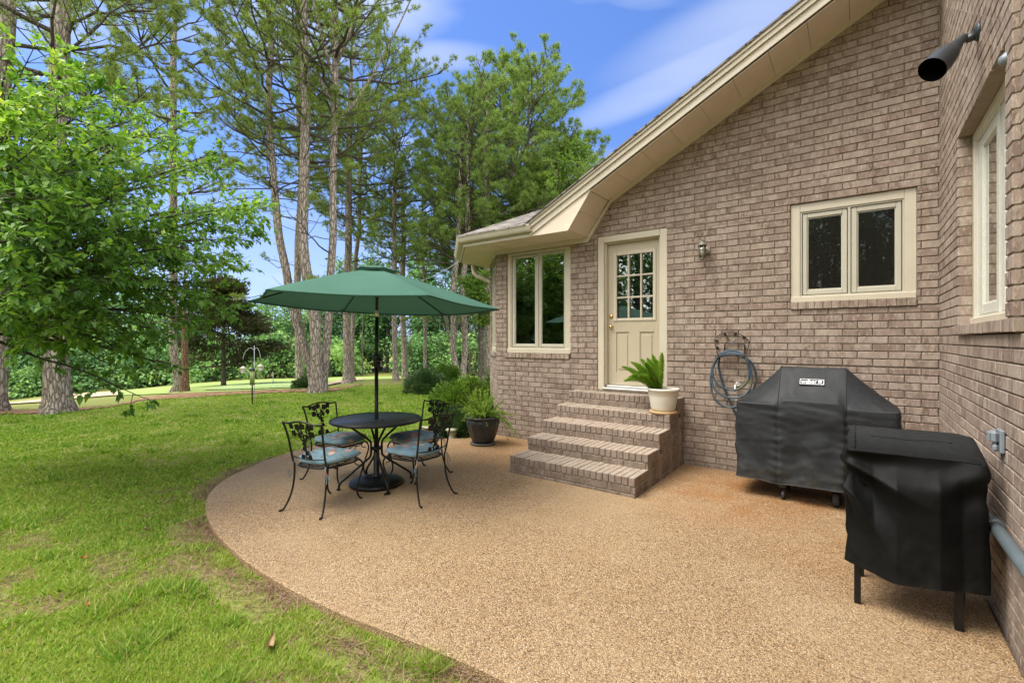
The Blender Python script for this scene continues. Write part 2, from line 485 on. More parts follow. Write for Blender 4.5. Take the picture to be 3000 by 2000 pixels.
M['woods'] = m_leaf('woodland leaves', [(0, (0.038, 0.106, 0.040)), (.35, (0.110, 0.238, 0.078)), (.7, (0.209, 0.393, 0.125)), (1, (0.325, 0.490, 0.156))], 0.3, .6, .25)
M['bright'] = m_leaf('bright broad leaves', [(0, (0.094, 0.172, 0.031)), (.5, (0.203, 0.328, 0.062)), (1, (0.343, 0.484, 0.094))], 0.45, .5, .3)
M['shrub'] = m_leaf('shrub leaves', [(0, (0.044, 0.090, 0.019)), (.4, (0.109, 0.210, 0.033)), (.75, (0.203, 0.338, 0.053)), (1, (0.328, 0.465, 0.092))], 0.4, .45, .4)
M['darkshrub'] = m_leaf('dark shrub leaves', [(0, (0.029, 0.064, 0.023)), (.5, (0.072, 0.143, 0.043)), (1, (0.143, 0.229, 0.086))], 0.35, .4, .5)
M['foxtail'] = m_leaf('foxtail fern', [(0, (0.094, 0.209, 0.028)), (.5, (0.225, 0.435, 0.054)), (.9, (0.450, 0.612, 0.092)), (1, (0.700, 0.700, 0.246))], 0.45, .5, .3)
M['fern'] = m_leaf('asparagus fern', [(0, (0.096, 0.194, 0.026)), (.5, (0.271, 0.416, 0.058)), (1, (0.526, 0.608, 0.130))], 0.45, .5, .3)
M['blade'] = m_leaf('grass blades', [(0, (0.087, 0.214, 0.018)), (.35, (0.197, 0.352, 0.032)), (.62, (0.299, 0.446, 0.055)), (.80, (0.394, 0.474, 0.098)), (.92, (0.452, 0.456, 0.155)), (1, (0.364, 0.314, 0.120))], .42, .55, .25)
M['straw'] = m_leaf('pine straw', [(0, (.11, .06, .035)), (.5, (.22, .13, .08)), (1, (.36, .245, .17))], .1, .7, .2)
M['dryleaf'] = simple('dry leaf', (.27, .19, .085), .7, var=.3, vscale=30)
M['rustleaf'] = simple('rust coloured leaf', (.36, .10, .025), .7, var=.3, vscale=30)

def m_lawn():
    m = NT('lawn turf'); c = m.coord()
    a = m.noise(c, .35, 5, .6).outputs[0]; b = m.noise(c, 3.2, 6, .65).outputs[0]; d = m.noise(c, 45, 4, .7).outputs[0]
    col = m.ramp(d, [(.25, (.12, .125, .032)), (.5, (.21, .225, .055)), (.8, (.31, .30, .10))])
    col = m.mix(m.rng(a, .45, .65, 0, .55), col, (.19, .26, .045))
    col = m.mix(m.rng(b, .50, .72, 0, .7), col, (.34, .29, .13))
    f = m.noise(c, 7, 5, .7).outputs[0]
    col = m.mix(m.rng(f, .58, .70, 0, .6), col, (.20, .14, .08))
    return m.pbr(col, .9, m.bump(d, .8, .03), 0, .15)
M['lawn'] = m_lawn()
M['fairway'] = simple('mown fairway', (.26, .345, .075), .9, bump=.2, bscale=30, var=.14, vscale=.35)
M['green'] = simple('putting green turf', (.32, .43, .15), .9, var=.06, vscale=.4)
M['sand'] = simple('bunker sand', (.42, .32, .215), .95, bump=.2, bscale=20, var=.08, vscale=1)
M['strawground'] = simple('pine straw bed', (.24, .125, .06), .95, bump=.6, bscale=50, var=.45, vscale=5)
def m_shingle():
    m = NT('shingles'); c = m.coord('UV')
    b = m.n('TexBrick', {'Vector': c, 'Color1': (.085, .075, .066), 'Color2': (.30, .27, .24), 'Mortar': (.05, .045, .04), 'Scale': 1.0,
                         'Mortar Size': .012, 'Brick Width': .28, 'Row Height': .14, 'Bias': .1}, offset=.5)
    n = m.noise(c, 90, 3).outputs[0]
    col = m.mix(m.rng(n, .3, .7, 0, .35), b.outputs[0], (.10, .09, .08))
    return m.pbr(col, .95, m.bump(b.outputs['Fac'], -.8, .015), 0, .15)
M['shingle'] = m_shingle()

# ------------------------------------------------------------------ camera, sky, sun
cam = bpy.data.cameras.new('camera'); co = link('camera', cam)
cam.sensor_width = 36; cam.lens = F / 3000 * 36; cam.shift_y = -6 / 3000
cam.clip_start = .05; cam.clip_end = 2000
co.location = (0, 0, CAMH); co.rotation_euler = (R(90), 0, TH)
S.camera = co

SUN_EL, SUN_AZ = 62.0, 226.0      # azimuth measured clockwise from +Y
W = bpy.data.worlds.new('World'); S.world = W; W.use_nodes = True
wt = W.node_tree; wt.nodes.clear()
def wn(kind, ins=None, **kw):
    nd = wt.nodes.new('ShaderNode' + kind)
    for k, v in kw.items(): setattr(nd, k, v)
    for k, v in (ins or {}).items():
        if isinstance(v, bpy.types.NodeSocket): wt.links.new(v, nd.inputs[k])
        else: nd.inputs[k].default_value = v
    return nd
sky = wn('TexSky', sky_type='NISHITA', sun_disc=False, sun_elevation=R(SUN_EL), sun_rotation=R(SUN_AZ), altitude=100, air_density=1.0, dust_density=.4, ozone_density=3.0)
tc = wn('TexCoord').outputs['Generated']
lift = wn('VectorMath', {0: wn('VectorMath', {0: tc, 1: (1, 1, .8)}, operation='MULTIPLY').outputs[0], 1: (0, 0, .22)}, operation='ADD').outputs[0]
wt.links.new(wn('VectorMath', {0: lift}, operation='NORMALIZE').outputs[0], sky.inputs[0])
mp = wn('Mapping', {'Vector': tc, 'Location': (.37, .22, .1), 'Scale': (1.0, 1.0, 3.2)}).outputs[0]
nz = wn('TexNoise', {'Vector': mp, 'Scale': 2.1, 'Detail': 4, 'Roughness': .45, 'Distortion': .3}).outputs[0]
dt = wn('VectorMath', {0: tc, 1: (ST, -CT, 0.0)}, operation='DOT_PRODUCT').outputs['Value']   # +1 behind the photographer: unseen cloud added there as fill light
cov = wn('MapRange', {'Value': dt, 'From Min': -.75, 'From Max': .25, 'To Min': 0.0, 'To Max': .28}).outputs[0]
sm = wn('Math', {0: nz, 1: cov}, operation='ADD').outputs[0]
cl = wn('MapRange', {'Value': sm, 'From Min': .52, 'From Max': .78, 'To Min': 0.0, 'To Max': .85}).outputs[0]
el = wn('SeparateXYZ', {0: tc}).outputs[2]
hz = wn('MapRange', {'Value': el, 'From Min': -.02, 'From Max': .32, 'To Min': .55, 'To Max': 0.0}).outputs[0]
cm = wn('Math', {0: cl, 1: hz}, operation='MAXIMUM').outputs[0]
# three thin streaks of cirrus low in the north-west
for (px, py, wid, hei, amt, rot) in ((1960, 235, .22, .04, .75, -.30), (1290, 165, .13, .026, .55, -.05), (2180, 60, .26, .06, .5, -.2)):
    dv = ray(px, py).normalized()
    df = wn('VectorMath', {0: tc, 1: tuple(dv)}, operation='SUBTRACT').outputs[0]
    e1 = LAx = Vector((CT, ST, 0)); e2 = Vector((0, 0, 1))
    a1 = (e1 * math.cos(rot) - e2 * math.sin(rot)) / wid; a2 = (e1 * math.sin(rot) + e2 * math.cos(rot)) / hei
    u = wn('VectorMath', {0: df, 1: tuple(a1)}, operation='DOT_PRODUCT').outputs['Value']; v = wn('VectorMath', {0: df, 1: tuple(a2)}, operation='DOT_PRODUCT').outputs['Value']
    rr = wn('Math', {0: wn('Math', {0: u, 1: u}, operation='MULTIPLY').outputs[0], 1: wn('Math', {0: v, 1: v}, operation='MULTIPLY').outputs[0]}, operation='ADD').outputs[0]
    fade = wn('MapRange', {'Value': rr, 'From Min': 0.0, 'From Max': 1.0, 'To Min': amt, 'To Max': 0.0}, interpolation_type='SMOOTHSTEP').outputs[0]
    wisp = wn('Math', {0: fade, 1: wn('MapRange', {'Value': nz, 'From Min': .25, 'From Max': .65, 'To Min': .25, 'To Max': 1.0}).outputs[0]}, operation='MULTIPLY').outputs[0]
    cm = wn('Math', {0: cm, 1: wn('Math', {0: wisp, 1: .8}, operation='MULTIPLY').outputs[0]}, operation='MAXIMUM').outputs[0]
hsv = wn('HueSaturation', {'Hue': .512, 'Saturation': 1.18, 'Value': 1.26, 'Color': sky.outputs[0]})
# thin far veils stay pale; added unseen clouds behind the camera are far brighter, as front fill
ccol = wn('MixRGB', {'Fac': wn('MapRange', {'Value': dt, 'From Min': -.35, 'From Max': .45, 'To Min': 0.0, 'To Max': 1.0}).outputs[0], 'Color1': (4.6, 4.9, 5.6, 1), 'Color2': (18.0, 17.4, 16.4, 1)}).outputs[0]
mxw = wn('MixRGB', {'Fac': cm, 'Color1': hsv.outputs[0], 'Color2': ccol})
bg = wn('Background', {'Color': mxw.outputs[0], 'Strength': .10})
wo = wn('OutputWorld'); wt.links.new(bg.outputs[0], wo.inputs[0])

sl = bpy.data.lights.new('sun', 'SUN'); so = link('sun', sl)
sl.energy = 2.6; sl.angle = R(36); sl.color = (1.0, .95, .86)
az = R(SUN_AZ); e_ = R(SUN_EL)
sd = Vector((math.sin(az) * math.cos(e_), math.cos(az) * math.cos(e_), math.sin(e_)))   # towards the sun
so.rotation_euler = (-sd).to_track_quat('-Z', 'Y').to_euler()
S.view_settings.view_transform = 'Standard'; S.view_settings.look = 'None'
S.view_settings.exposure = 1.15; S.view_settings.gamma = 1.0
try:
    S.cycles.max_bounces = 8; S.cycles.transparent_max_bounces = 16; S.cycles.diffuse_bounces = 4; S.cycles.glossy_bounces = 3
except Exception: pass

# ------------------------------------------------------------------ terrain
LZ = -.06                                     # lawn level, the patio is 0
PXS = [-200, 0, 200, 400, 560, 800, 930, 1100, 1190, 1300, 1440]
YE = [1206, 1204, 1199, 1183, 1157, 1148, 1142, 1124, 1117, 1116, 1112]
YW = [1184, 1175, 1152, 1138, 1121, 1107.5, 1106.5, 1100, 1100, 1101, 1101]
DW = 42.0
def ed(px):
    de = np.interp(px, PXS, (CAMH - LZ) * F / (np.array(YE) - CY))
    zw = CAMH - (np.interp(px, PXS, YW) - CY) / F * DW
    return de, zw
def ground_z(x, y):
    x = np.asarray(x, float); y = np.asarray(y, float)
    lat = x * CT + y * ST; dep = -x * ST + y * CT
    px = np.where(dep > 1, CX + F * lat / np.maximum(dep, 1), np.where(lat < 0, -200.0, 1440.0))
    px = np.clip(px, -200, 1440)
    de, zw = ed(px)
    t = np.clip((dep - de) / (DW - de), 0, 1)
    t = np.where(dep > 1, t, 0)
    return LZ + (zw - LZ) * t
def ground_pt(px, py, dz=0.0):
    """where the line of sight meets the land"""
    v = (py - CY) / F
    de, zw = ed(min(max(px, -200), 1440))
    d = (CAMH - LZ) / v
    if d > de:
        b = (zw - LZ) / (DW - de)
        d = (CAMH - LZ + b * de) / (v + b) if v + b > 1e-4 else DW
        d = min(d, DW - 1)
    p = at_depth(px, py, d)
    return Vector((p.x, p.y, float(ground_z(p.x, p.y)) + dz))
def gz(x, y): return float(ground_z(x, y))

rs = np.concatenate([[0.0], np.geomspace(1.0, 60, 90), np.geomspace(70, 900, 14)])
nth = 220
th = np.linspace(0, 2 * math.pi, nth, endpoint=False)
GX = np.outer(rs[1:], np.cos(th)).ravel(); GY = np.outer(rs[1:], np.sin(th)).ravel()
GXv = np.concatenate([[0.0], GX]); GYv = np.concatenate([[0.0], GY])
mb = MB()
mb.v = [(a, b, c) for a, b, c in zip(GXv, GYv, ground_z(GXv, GYv))]
mb.t = [(0, 0, 0)] * len(mb.v)
for j in range(nth):
    mb.f.append([0, 1 + j, 1 + (j + 1) % nth])
for i in range(len(rs) - 2):
    for j in range(nth):
        a = 1 + i * nth + j; b = 1 + i * nth + (j + 1) % nth
        mb.f.append([a, a + nth, b + nth, b])
mb.m = [0] * len(mb.f); mb.s = [True] * len(mb.f)
tag(mb.build('lawn', M['lawn']), kind='structure')

def land_sheet(name, mat, top, bottom, dz, n=60, rough=0.0, seed=1):
    """a sheet lying on the land between two lines seen in the survey: lists of (px, py)"""
    rg = random.Random(seed)
    x0 = max(top[0][0], bottom[0][0]); x1 = min(top[-1][0], bottom[-1][0])
    m = MB(); vs = []; fs = []; K = 9
    for i in range(n + 1):
        px = x0 + (x1 - x0) * i / n
        a = float(np.interp(px, [p[0] for p in top], [p[1] for p in top])) + rg.uniform(-rough, rough)
        b = float(np.interp(px, [p[0] for p in bottom], [p[1] for p in bottom])) + rg.uniform(-rough, rough)
        A = ground_pt(px, a); B = ground_pt(px, b)
        for k in range(K):
            p = A.lerp(B, k / (K - 1))
            vs.append((p.x, p.y, gz(p.x, p.y) + dz))
    for i in range(n):
        for k in range(K - 1):
            fs.append((i * K + k, i * K + k + 1, (i + 1) * K + k + 1, (i + 1) * K + k))
    m.add(vs, fs, 0, True)
    return tag(m.build(name, mat), kind='structure')

land_sheet('fairway', M['fairway'], [(330, 1146), (560, 1127), (680, 1116), (800, 1110.5), (930, 1109), (1000, 1104.5), (1100, 1104), (1200, 1103.5), (1440, 1105.5)],
           [(330, 1160), (560, 1152), (800, 1143), (930, 1139), (1000, 1122), (1100, 1112), (1200, 1111), (1440, 1109)], .03, rough=.25)
land_sheet('putting_green', M['green'], [(600, 1143), (660, 1133), (740, 1124), (830, 1119.5), (940, 1120)],
           [(600, 1145.5), (660, 1144.5), (740, 1142.5), (830, 1139), (940, 1136)], .06)
land_sheet('sand_bunker', M['sand'], [(18, 1182), (110, 1172), (210, 1155), (345, 1146)], [(18, 1186), (110, 1181), (210, 1170), (345, 1159)], .05, rough=.4)
land_sheet('sand_path', M['sand'], [(950, 1128), (1000, 1113.5), (1070, 1109.5)], [(950, 1133), (1000, 1123), (1070, 1113)], .06, rough=.3)
land_sheet('pine_straw_bed', M['strawground'], [(-60, 1202), (60, 1201), (200, 1198), (330, 1190), (420, 1166), (560, 1150), (700, 1146), (860, 1141), (980, 1139), (1060, 1124)],
           [(-60, 1216), (60, 1214), (200, 1207), (330, 1192), (420, 1173), (560, 1166), (700, 1155), (860, 1149), (980, 1147), (1060, 1128)], .022, n=150, rough=1.6)

# ------------------------------------------------------------------ patio slab
EDGE = [(-4.99, 6.28), (-5.1, 6.05), (-5.2, 5.86), (-5.5, 5.5), (-5.76, 5.1), (-6.07, 4.72), (-6.5, 4.42), (-6.72, 4.1), (-6.66, 3.66), (-6.50, 3.22), (-6.312, 2.9), (-5.99, 2.42), (-5.6, 2.1),
        (-5.15, 1.9), (-4.74, 1.775), (-4.26, 1.672), (-3.637, 1.607), (-3.08, 1.60), (-2.5, 1.636), (-1.9, 1.735), (-1.27, 1.80), (-.6, 1.78), (0, 1.6), (.652, 1.3)]
def smooth_line(pts, it=2):
    for _ in range(it):
        q = [pts[0]]
        for a, b in zip(pts, pts[1:]):
            q.append((a[0] * .75 + b[0] * .25, a[1] * .75 + b[1] * .25)); q.append((a[0] * .25 + b[0] * .75, a[1] * .25 + b[1] * .75))
        q.append(pts[-1]); pts = q
    return pts
EDGE = smooth_line(EDGE)
poly = EDGE + [(.652, 6.28)]
b_ = MB()
inner = []
n = len(poly)
for i, p in enumerate(poly):          # rounded arris: a second ring just inside the edge
    a = Vector(poly[i - 1]); c = Vector(poly[(i + 1) % n]); t = (c - a).normalized(); nn = Vector((t.y, -t.x))
    inner.append((p[0] - nn.x * -.012, p[1] - nn.y * -.012) if 0 < i < len(EDGE) - 1 else p)
# turn inward whichever way the outline runs
cx_, cy_ = -2.5, 4.0
inner = []
for i, p in enumerate(poly):
    d = Vector((cx_ - p[0], cy_ - p[1])).normalized() * .012
    inner.append((p[0] + d.x, p[1] + d.y))
vs = [(x, y, 0) for x, y in inner] + [(x, y, -.012) for x, y in poly] + [(x, y, -.16) for x, y in poly]
fs = [list(range(n))]
for k in range(2):
    for i in range(n):
        j = (i + 1) % n
        fs.append((k * n + i, k * n + j, (k + 1) * n + j, (k + 1) * n + i))
b_.add(vs, fs)
tag(b_.build('patio', m_patio()), kind='structure')

def in_poly(x, y, pg):
    x = np.asarray(x); y = np.asarray(y); c = np.zeros(x.shape, bool); m = len(pg)
    for i in range(m):
        x1, y1 = pg[i]; x2, y2 = pg[i - 1]
        k = ((y1 > y) != (y2 > y)) & (x < (x2 - x1) * (y - y1) / (y2 - y1 + 1e-12) + x1)
        c ^= k
    return c
def edge_dist(x, y):
    d = np.full(x.shape, 1e9)
    for (x1, y1), (x2, y2) in zip(EDGE, EDGE[1:]):
        L = (x2 - x1) ** 2 + (y2 - y1) ** 2
        t = np.clip(((x - x1) * (x2 - x1) + (y - y1) * (y2 - y1)) / L, 0, 1)
        d = np.minimum(d, np.hypot(x - x1 - t * (x2 - x1), y - y1 - t * (y2 - y1)))
    return d
def vnoise(x, y, scale, seed):
    """cheap smooth value noise on arrays"""
    rg = np.random.default_rng(seed); T = rg.random((64, 64))
    u = x * scale; v = y * scale
    i = np.floor(u).astype(int); j = np.floor(v).astype(int); fu = u - i; fv = v - j
    fu = fu * fu * (3 - 2 * fu); fv = fv * fv * (3 - 2 * fv)
    g = lambda a, b: T[a % 64, b % 64]
    return (g(i, j) * (1 - fu) + g(i + 1, j) * fu) * (1 - fv) + (g(i, j + 1) * (1 - fu) + g(i + 1, j + 1) * fu) * fv

# soil strip and shrub bed
bed = MB()
bp = smooth_line([(-4.99, 6.24), (-5.13, 5.98), (-5.5, 5.47), (-5.85, 5.42), (-6.35, 5.9), (-6.6, 6.9), (-6.9, 8.2), (-7.6, 9.2), (-6.6, 9.6), (-5.6, 9.0), (-5.5, 7.6), (-4.99, 6.9)], 2)
bed.prism(bp, -.2, -.035, 'z')
tag(bed.build('shrub_bed', M['mulch']), kind='structure')

def grass(name, n_try, seed, rmin, rmax, hmul=1.0):
    rg = np.random.default_rng(seed)
    # density falls with the square of the distance from the middle of the near lawn edge
    r = rmin * (rmax / rmin) ** rg.random(n_try)
    a = rg.uniform(R(84), R(190), n_try) 
    x = r * np.cos(a); y = r * np.sin(a)
    ok = ~in_poly(x, y, poly) & (x < .4) & ~((x > -5.2) & (y > 5.2)) & ~in_poly(x, y, bp)
    dep = -x * ST + y * CT; lat = x * CT + y * ST
    ok &= (dep > .8) & (lat > -1.28 * dep - 1.0) & (lat < .2 * dep + .5)
    x = x[ok]; y = y[ok]; r = r[ok]; dep = dep[ok]; lat = lat[ok]
    px = CX + F * lat / dep
    de, _ = ed(np.clip(px, -200, 1440))
    dl = edge_dist(x, y)
    clump = vnoise(x, y, 3.1, 3) * .5 + vnoise(x, y, 8.0, 4) * .3 + vnoise(x, y, .8, 5) * .2
    dry = vnoise(x + 9, y, 1.5, 6) * .5 + vnoise(x, y + 5, 5.5, 7) * .5
    bare = (dry > .66) & (rg.random(len(x)) < .7)
    bare |= (dl < .30) & (vnoise(x, y, 2.3, 8) > .44) & (rg.random(len(x)) < .9)
    keep = ~bare & (dep < de * 1.02)
    x = x[keep]; y = y[keep]; r = r[keep]; dl = dl[keep]; clump = clump[keep]; dry = dry[keep]
    m = len(x)
    z = ground_z(x, y)
    h = hmul * (.010 + .024 * clump) * rg.uniform(.5, 1.5, m)
    tall = (vnoise(x, y, 4.0, 21) > .80) & (rg.random(m) < .5)
    h = np.where(tall, h * 2.0 + .012, h)
    w = np.clip(.0014 * r, .0028, .016) * rg.uniform(.7, 1.4, m)
    ang = rg.uniform(0, 2 * math.pi, m); lean = rg.uniform(.3, 1.6, m) * h; la = rg.uniform(0, 2 * math.pi, m)
    dx = np.cos(ang) * w; dy = np.sin(ang) * w
    B = np.stack([x, y, z], 1)
    V = np.empty((m, 3, 3))
    V[:, 0] = B + np.stack([dx, dy, np.zeros(m) - .004], 1)
    V[:, 1] = B - np.stack([dx, dy, np.zeros(m) + .004], 1)
    V[:, 2] = B + np.stack([np.cos(la) * lean, np.sin(la) * lean, h], 1)
    far = np.clip((r - 4) / 9, 0, 1)
    tcol = .40 + .30 * (vnoise(x, y, .6, 11) - .5) + (.34 - .16 * far) * np.clip(dry - .40, 0, 1) * 2 + rg.normal(0, .23, m) + .14 * far + .13 * (1 - far) - .22 * tall
    dead = rg.random(m) < (.27 * (1 - far) + .3 * np.clip(dry - .55, 0, 1) + np.where(dl < .2, .25, 0))
    tcol = np.where(dead, rg.uniform(.78, 1.0, m), np.clip(tcol, .02, .74))
    tint = np.zeros((m, 3, 3), np.float32); tint[:, :, 0] = tcol[:, None]
    o = fast_mesh(name, V.reshape(-1, 3), np.arange(m * 3).reshape(-1, 3), M['blade'], tint=tint.reshape(-1, 3))
    return tag(o, kind='stuff')
g_ = grass('grass', 1150000, 5, 1.6, 18.0)
tag(g_, 'short patchy lawn grass with dry yellow spots around the patio', 'grass')

# dead needles and clippings lying along the slab edge and in bare spots
def straw(n_try, seed):
    rg = np.random.default_rng(seed)
    i = rg.integers(0, len(EDGE) - 1, n_try); E2 = np.array(EDGE)
    t = rg.random(n_try)[:, None]
    p = E2[i] * (1 - t) + E2[i + 1] * t
    off = np.abs(rg.normal(0, .16, n_try)); a = rg.uniform(0, 6.283, n_try)
    x = p[:, 0] + np.cos(a) * off; y = p[:, 1] + np.sin(a) * off
    # scattered in bare spots too
    k = n_try // 2
    x[:k] = rg.uniform(-6.5, -.5, k); y[:k] = rg.uniform(.3, 3.4, k)
    dry = vnoise(x + 9, y, 1.5, 6) * .5 + vnoise(x, y + 5, 5.5, 7) * .5
    sel = np.arange(n_try) >= k
    ok = ~in_poly(x, y, poly) & np.where(sel, vnoise(x, y, 2.3, 8) > .38, dry > .62) & (x < .4) & (y < 5.3)
    x = x[ok]; y = y[ok]; m = len(x)
    z = LZ + rg.uniform(.004, .022, m)
    # a few bits blown onto the slab
    q = 420; qx = rg.uniform(-6.2, .5, q); qy = 1.7 + 4.4 * rg.random(q) ** 1.3; on = in_poly(qx, qy, poly) & (edge_dist(qx, qy) > .03) & ~((qx > -3.6) & (qx < -1.6) & (qy > 4.5))
    x = np.concatenate([x, qx[on]]); y = np.concatenate([y, qy[on]]); z = np.concatenate([z, np.full(on.sum(), .003)]); m = len(x)
    L = rg.uniform(.02, .075, m) * np.where(z > -.01, .45, 1); a = rg.uniform(0, 6.283, m); w = .0016
    d = np.stack([np.cos(a) * L, np.sin(a) * L, rg.uniform(-.012, .012, m) * (z < -.01)], 1); s = np.stack([-np.sin(a) * w, np.cos(a) * w, np.zeros(m)], 1)
    B = np.stack([x, y, z], 1)
    V = np.stack([B - d - s, B - d + s, B + d + s, B + d - s], 1)
    tint = np.zeros((m, 4, 3), np.float32); tint[:, :, 0] = rg.random(m)[:, None]
    o = fast_mesh('pine_straw', V.reshape(-1, 3), np.arange(m * 4).reshape(-1, 4), M['straw'], tint=tint.reshape(-1, 3))
    return tag(o, 'dead brown needles and clippings along the patio edge', 'pine straw', kind='stuff')
straw(36000, 12)

def fallen_leaf(px, py, L, wdt, curl, mat, label, rz):
    m = MB()
    def fn(u, v):
        t = v; a = (u - .5) * 2
        w = wdt * math.sin(math.pi * min(1, t * .96 + .03)) ** .8
        return (a * w * .5, (t - .5) * L, .012 + curl * (a * a * .6 + (t - .5) ** 2 * 3) + .006 * math.sin(9 * t + a))
    m.grid(7, 13, fn)
    p = on_z(px, py, LZ)
    o = m.build('fallen_leaf', mat)
    o.location = (p.x, p.y, LZ + .012); o.rotation_euler = (.05, .1, rz)
    return tag(o, label, 'leaf')
fallen_leaf(790, 1905, .12, .04, .03, M['dryleaf'], 'big curled tan leaf standing in the grass near the slab edge', .9)
fallen_leaf(256, 1784, .06, .02, .012, M['rustleaf'], 'narrow orange leaf lying in short grass, front left', 1.3)
fallen_leaf(246, 1642, .055, .028, .012, M['rustleaf'], 'small rust orange leaf lying in the mid lawn', .3)
fallen_leaf(426, 1557, .05, .03, .01, M['dryleaf'], 'pale tan leaf lying on the lawn left of the slab', 2.1)

# ------------------------------------------------------------------ the house
house = thing('brick_house', 'tan brick house with cream trim, gable roof and rear door beside the patio', 'house')
CO, BL, JT = .0805, .262, .0095           # course height, brick length, joint
Z0 = 2.066 - 26 * CO                      # level of the lowest bed joint

def fr_gable(u, n, z): return (u, WY - n, z)
def fr_side(u, n, z): return (WX - n, u, z)
BW = (-4.98, WY); BD = (-.70711, .70711)
def fr_bay(u, n, z): return (BW[0] + BD[0] * u - .70711 * n, BW[1] + BD[1] * u - .70711 * n, z)
BAYL = 1.12
BX2 = BW[0] + BD[0] * BAYL; BY2 = BW[1] + BD[1] * BAYL
def fr_bay2(u, n, z): return (BX2 - n, BY2 + u, z)

def one_brick(mb, fr, u0, u1, z0, z1, rg, depth=.085, proud=0.0, c=.0035, du=True):
    if u1 - u0 < .012 or z1 - z0 < .012: return
    n = proud + rg.uniform(-.0016, .0016)
    mb.tint = (rg.random(), rg.random(), rg.random())
    j = lambda: rg.uniform(-.0012, .0012)
    f = [(u0 + c + j(), n, z0 + c + j()), (u1 - c + j(), n, z0 + c + j()), (u1 - c + j(), n, z1 - c + j()), (u0 + c + j(), n, z1 - c + j())]
    e = [(u0, n - c, z0), (u1, n - c, z0), (u1, n - c, z1), (u0, n - c, z1)]
    b = [(u0, n - depth, z0), (u1, n - depth, z0), (u1, n - depth, z1), (u0, n - depth, z1)]
    vs = [fr(*p) for p in f + e + b]
    fs = [(0, 1, 2, 3)]
    for i in range(4):
        k = (i + 1) % 4
        fs += [(i, 4 + i, 4 + k, k), (4 + i, 8 + i, 8 + k, 4 + k)]
    mb.add(vs, fs, 0)

def brick_wall(name, fr, u0, u1, zt, openings, seed, top=None, parent=house, reach=None, z_low=-.12):
    """real bricks in running bond over a recessed mortar body; openings = (u0,u1,z0,z1)"""
    rg = random.Random(seed); mb = MB()
    k = math.floor((z_low - Z0) / CO)
    while Z0 + k * CO < zt:
        a, b = Z0 + k * CO + JT / 2, Z0 + (k + 1) * CO - JT / 2
        cuts = sorted({a, b} | {z for o in openings for z in (o[2], o[3]) if a < z < b})
        for za, zb in zip(cuts, cuts[1:]):
            zm = (za + zb) / 2
            spans = [(u0, u1)]
            if reach: spans = [reach(zm, a, b)]
            for o in openings:
                if o[2] < zm < o[3]:
                    ns = []
                    for s in spans:
                        if o[1] <= s[0] or o[0] >= s[1]: ns.append(s)
                        else:
                            if o[0] > s[0]: ns.append((s[0], o[0]))
                            if o[1] < s[1]: ns.append((o[1], s[1]))
                    spans = ns
            for s in spans:
                if s[1] <= s[0]: continue
                off = (k % 2) * BL / 2
                i = math.floor((s[0] - off) / BL)
                while off + i * BL < s[1]:
                    x0 = max(s[0], off + i * BL + JT / 2); x1 = min(s[1], off + (i + 1) * BL - JT / 2)
                    if x1 - x0 > .012 and (top is None or zb < top((x0 + x1) / 2) + .14):
                        one_brick(mb, fr, x0, x1, za, zb, rg)
                    i += 1
        k += 1
    # mortar body
    mb.tint = (.5, .5, .5)
    us = sorted({u0 + .003, u1 - .003} | {u for o in openings for u in (o[0] - .004, o[1] + .004)})
    if top:
        x = u0 + .3
        while x < u1 - .05: us.append(x); x += .3
        us = sorted(us)
    for ua, ub in zip(us, us[1:]):
        if ub - ua < 1e-4: continue
        um = (ua + ub) / 2
        zz = zt if top is None else min(zt, min(top(ua), top(ub)) + .12)
        zs = [z_low]; 
        for o in openings:
            if o[0] - .005 < um < o[1] + .005: zs += [o[2] - .004, o[3] + .004]
        zs = sorted(zs) + [zz]
        for q in range(0, len(zs), 2):
            if zs[q + 1] - zs[q] > .01:
                if reach: continue
                mb.box(ua, ub, -.10, -.0135, zs[q], zs[q + 1], 1, fr)
    return mb, rg

# openings
G_WIN = (-.632, .492, 1.974, 3.194)
L_WIN = (-4.773, -3.546, 1.326, 3.074)
DOOR = (-3.088, -2.060, .86, 3.139)
S_WIN = (3.57, 5.2445, 1.667, 3.272)
SL = .514
def frieze_low(x): return 3.085 if x < -3.22 else (3.085 + (x + 3.22) * 1.44 if x < -2.843 else 3.627 + (x + 2.843) * SL)
def soffit_z(x): return 3.15 if x < -3.253 else (3.15 + (x + 3.253) * 1.424 if x < -2.909 else 3.64 + (x + 2.909) * SL)

mb, rg = brick_wall('wall', fr_gable, -4.98, WX + .06, 5.7, [G_WIN, L_WIN, DOOR], 11, top=frieze_low)
def rowlock(mb, rg, fr, u0, u1, z0, z1, proud=.018, w=.0775):
    k = max(1, round((u1 - u0) / w)); s = (u1 - u0) / k
    for i in range(k):
        one_brick(mb, fr, u0 + i * s + .004, u0 + (i + 1) * s - .004, z0 + rg.uniform(-.001, .001), z1, rg, depth=.12, proud=proud)
    mb.tint = (.5, .5, .5)
    mb.box(u0, u1, -.1, proud - .008, z0 + .003, z1 - .006, 1, fr)
rowlock(mb, rg, fr_gable, -.628, .488, 1.977, 2.052, .02)
rowlock(mb, rg, fr_gable, -4.80, -3.56, 1.328, 1.402, .02)
# weep slots beside the steps
mb.tint = (.3, .5, .9)
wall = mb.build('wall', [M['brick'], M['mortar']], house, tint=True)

mb, rg = brick_wall('wall', fr_side, -1.2, WY - .006, 6.4, [S_WIN], 23)
rowlock(mb, rg, fr_side, 3.40, 5.20, 1.669, 1.742, .026, .26)
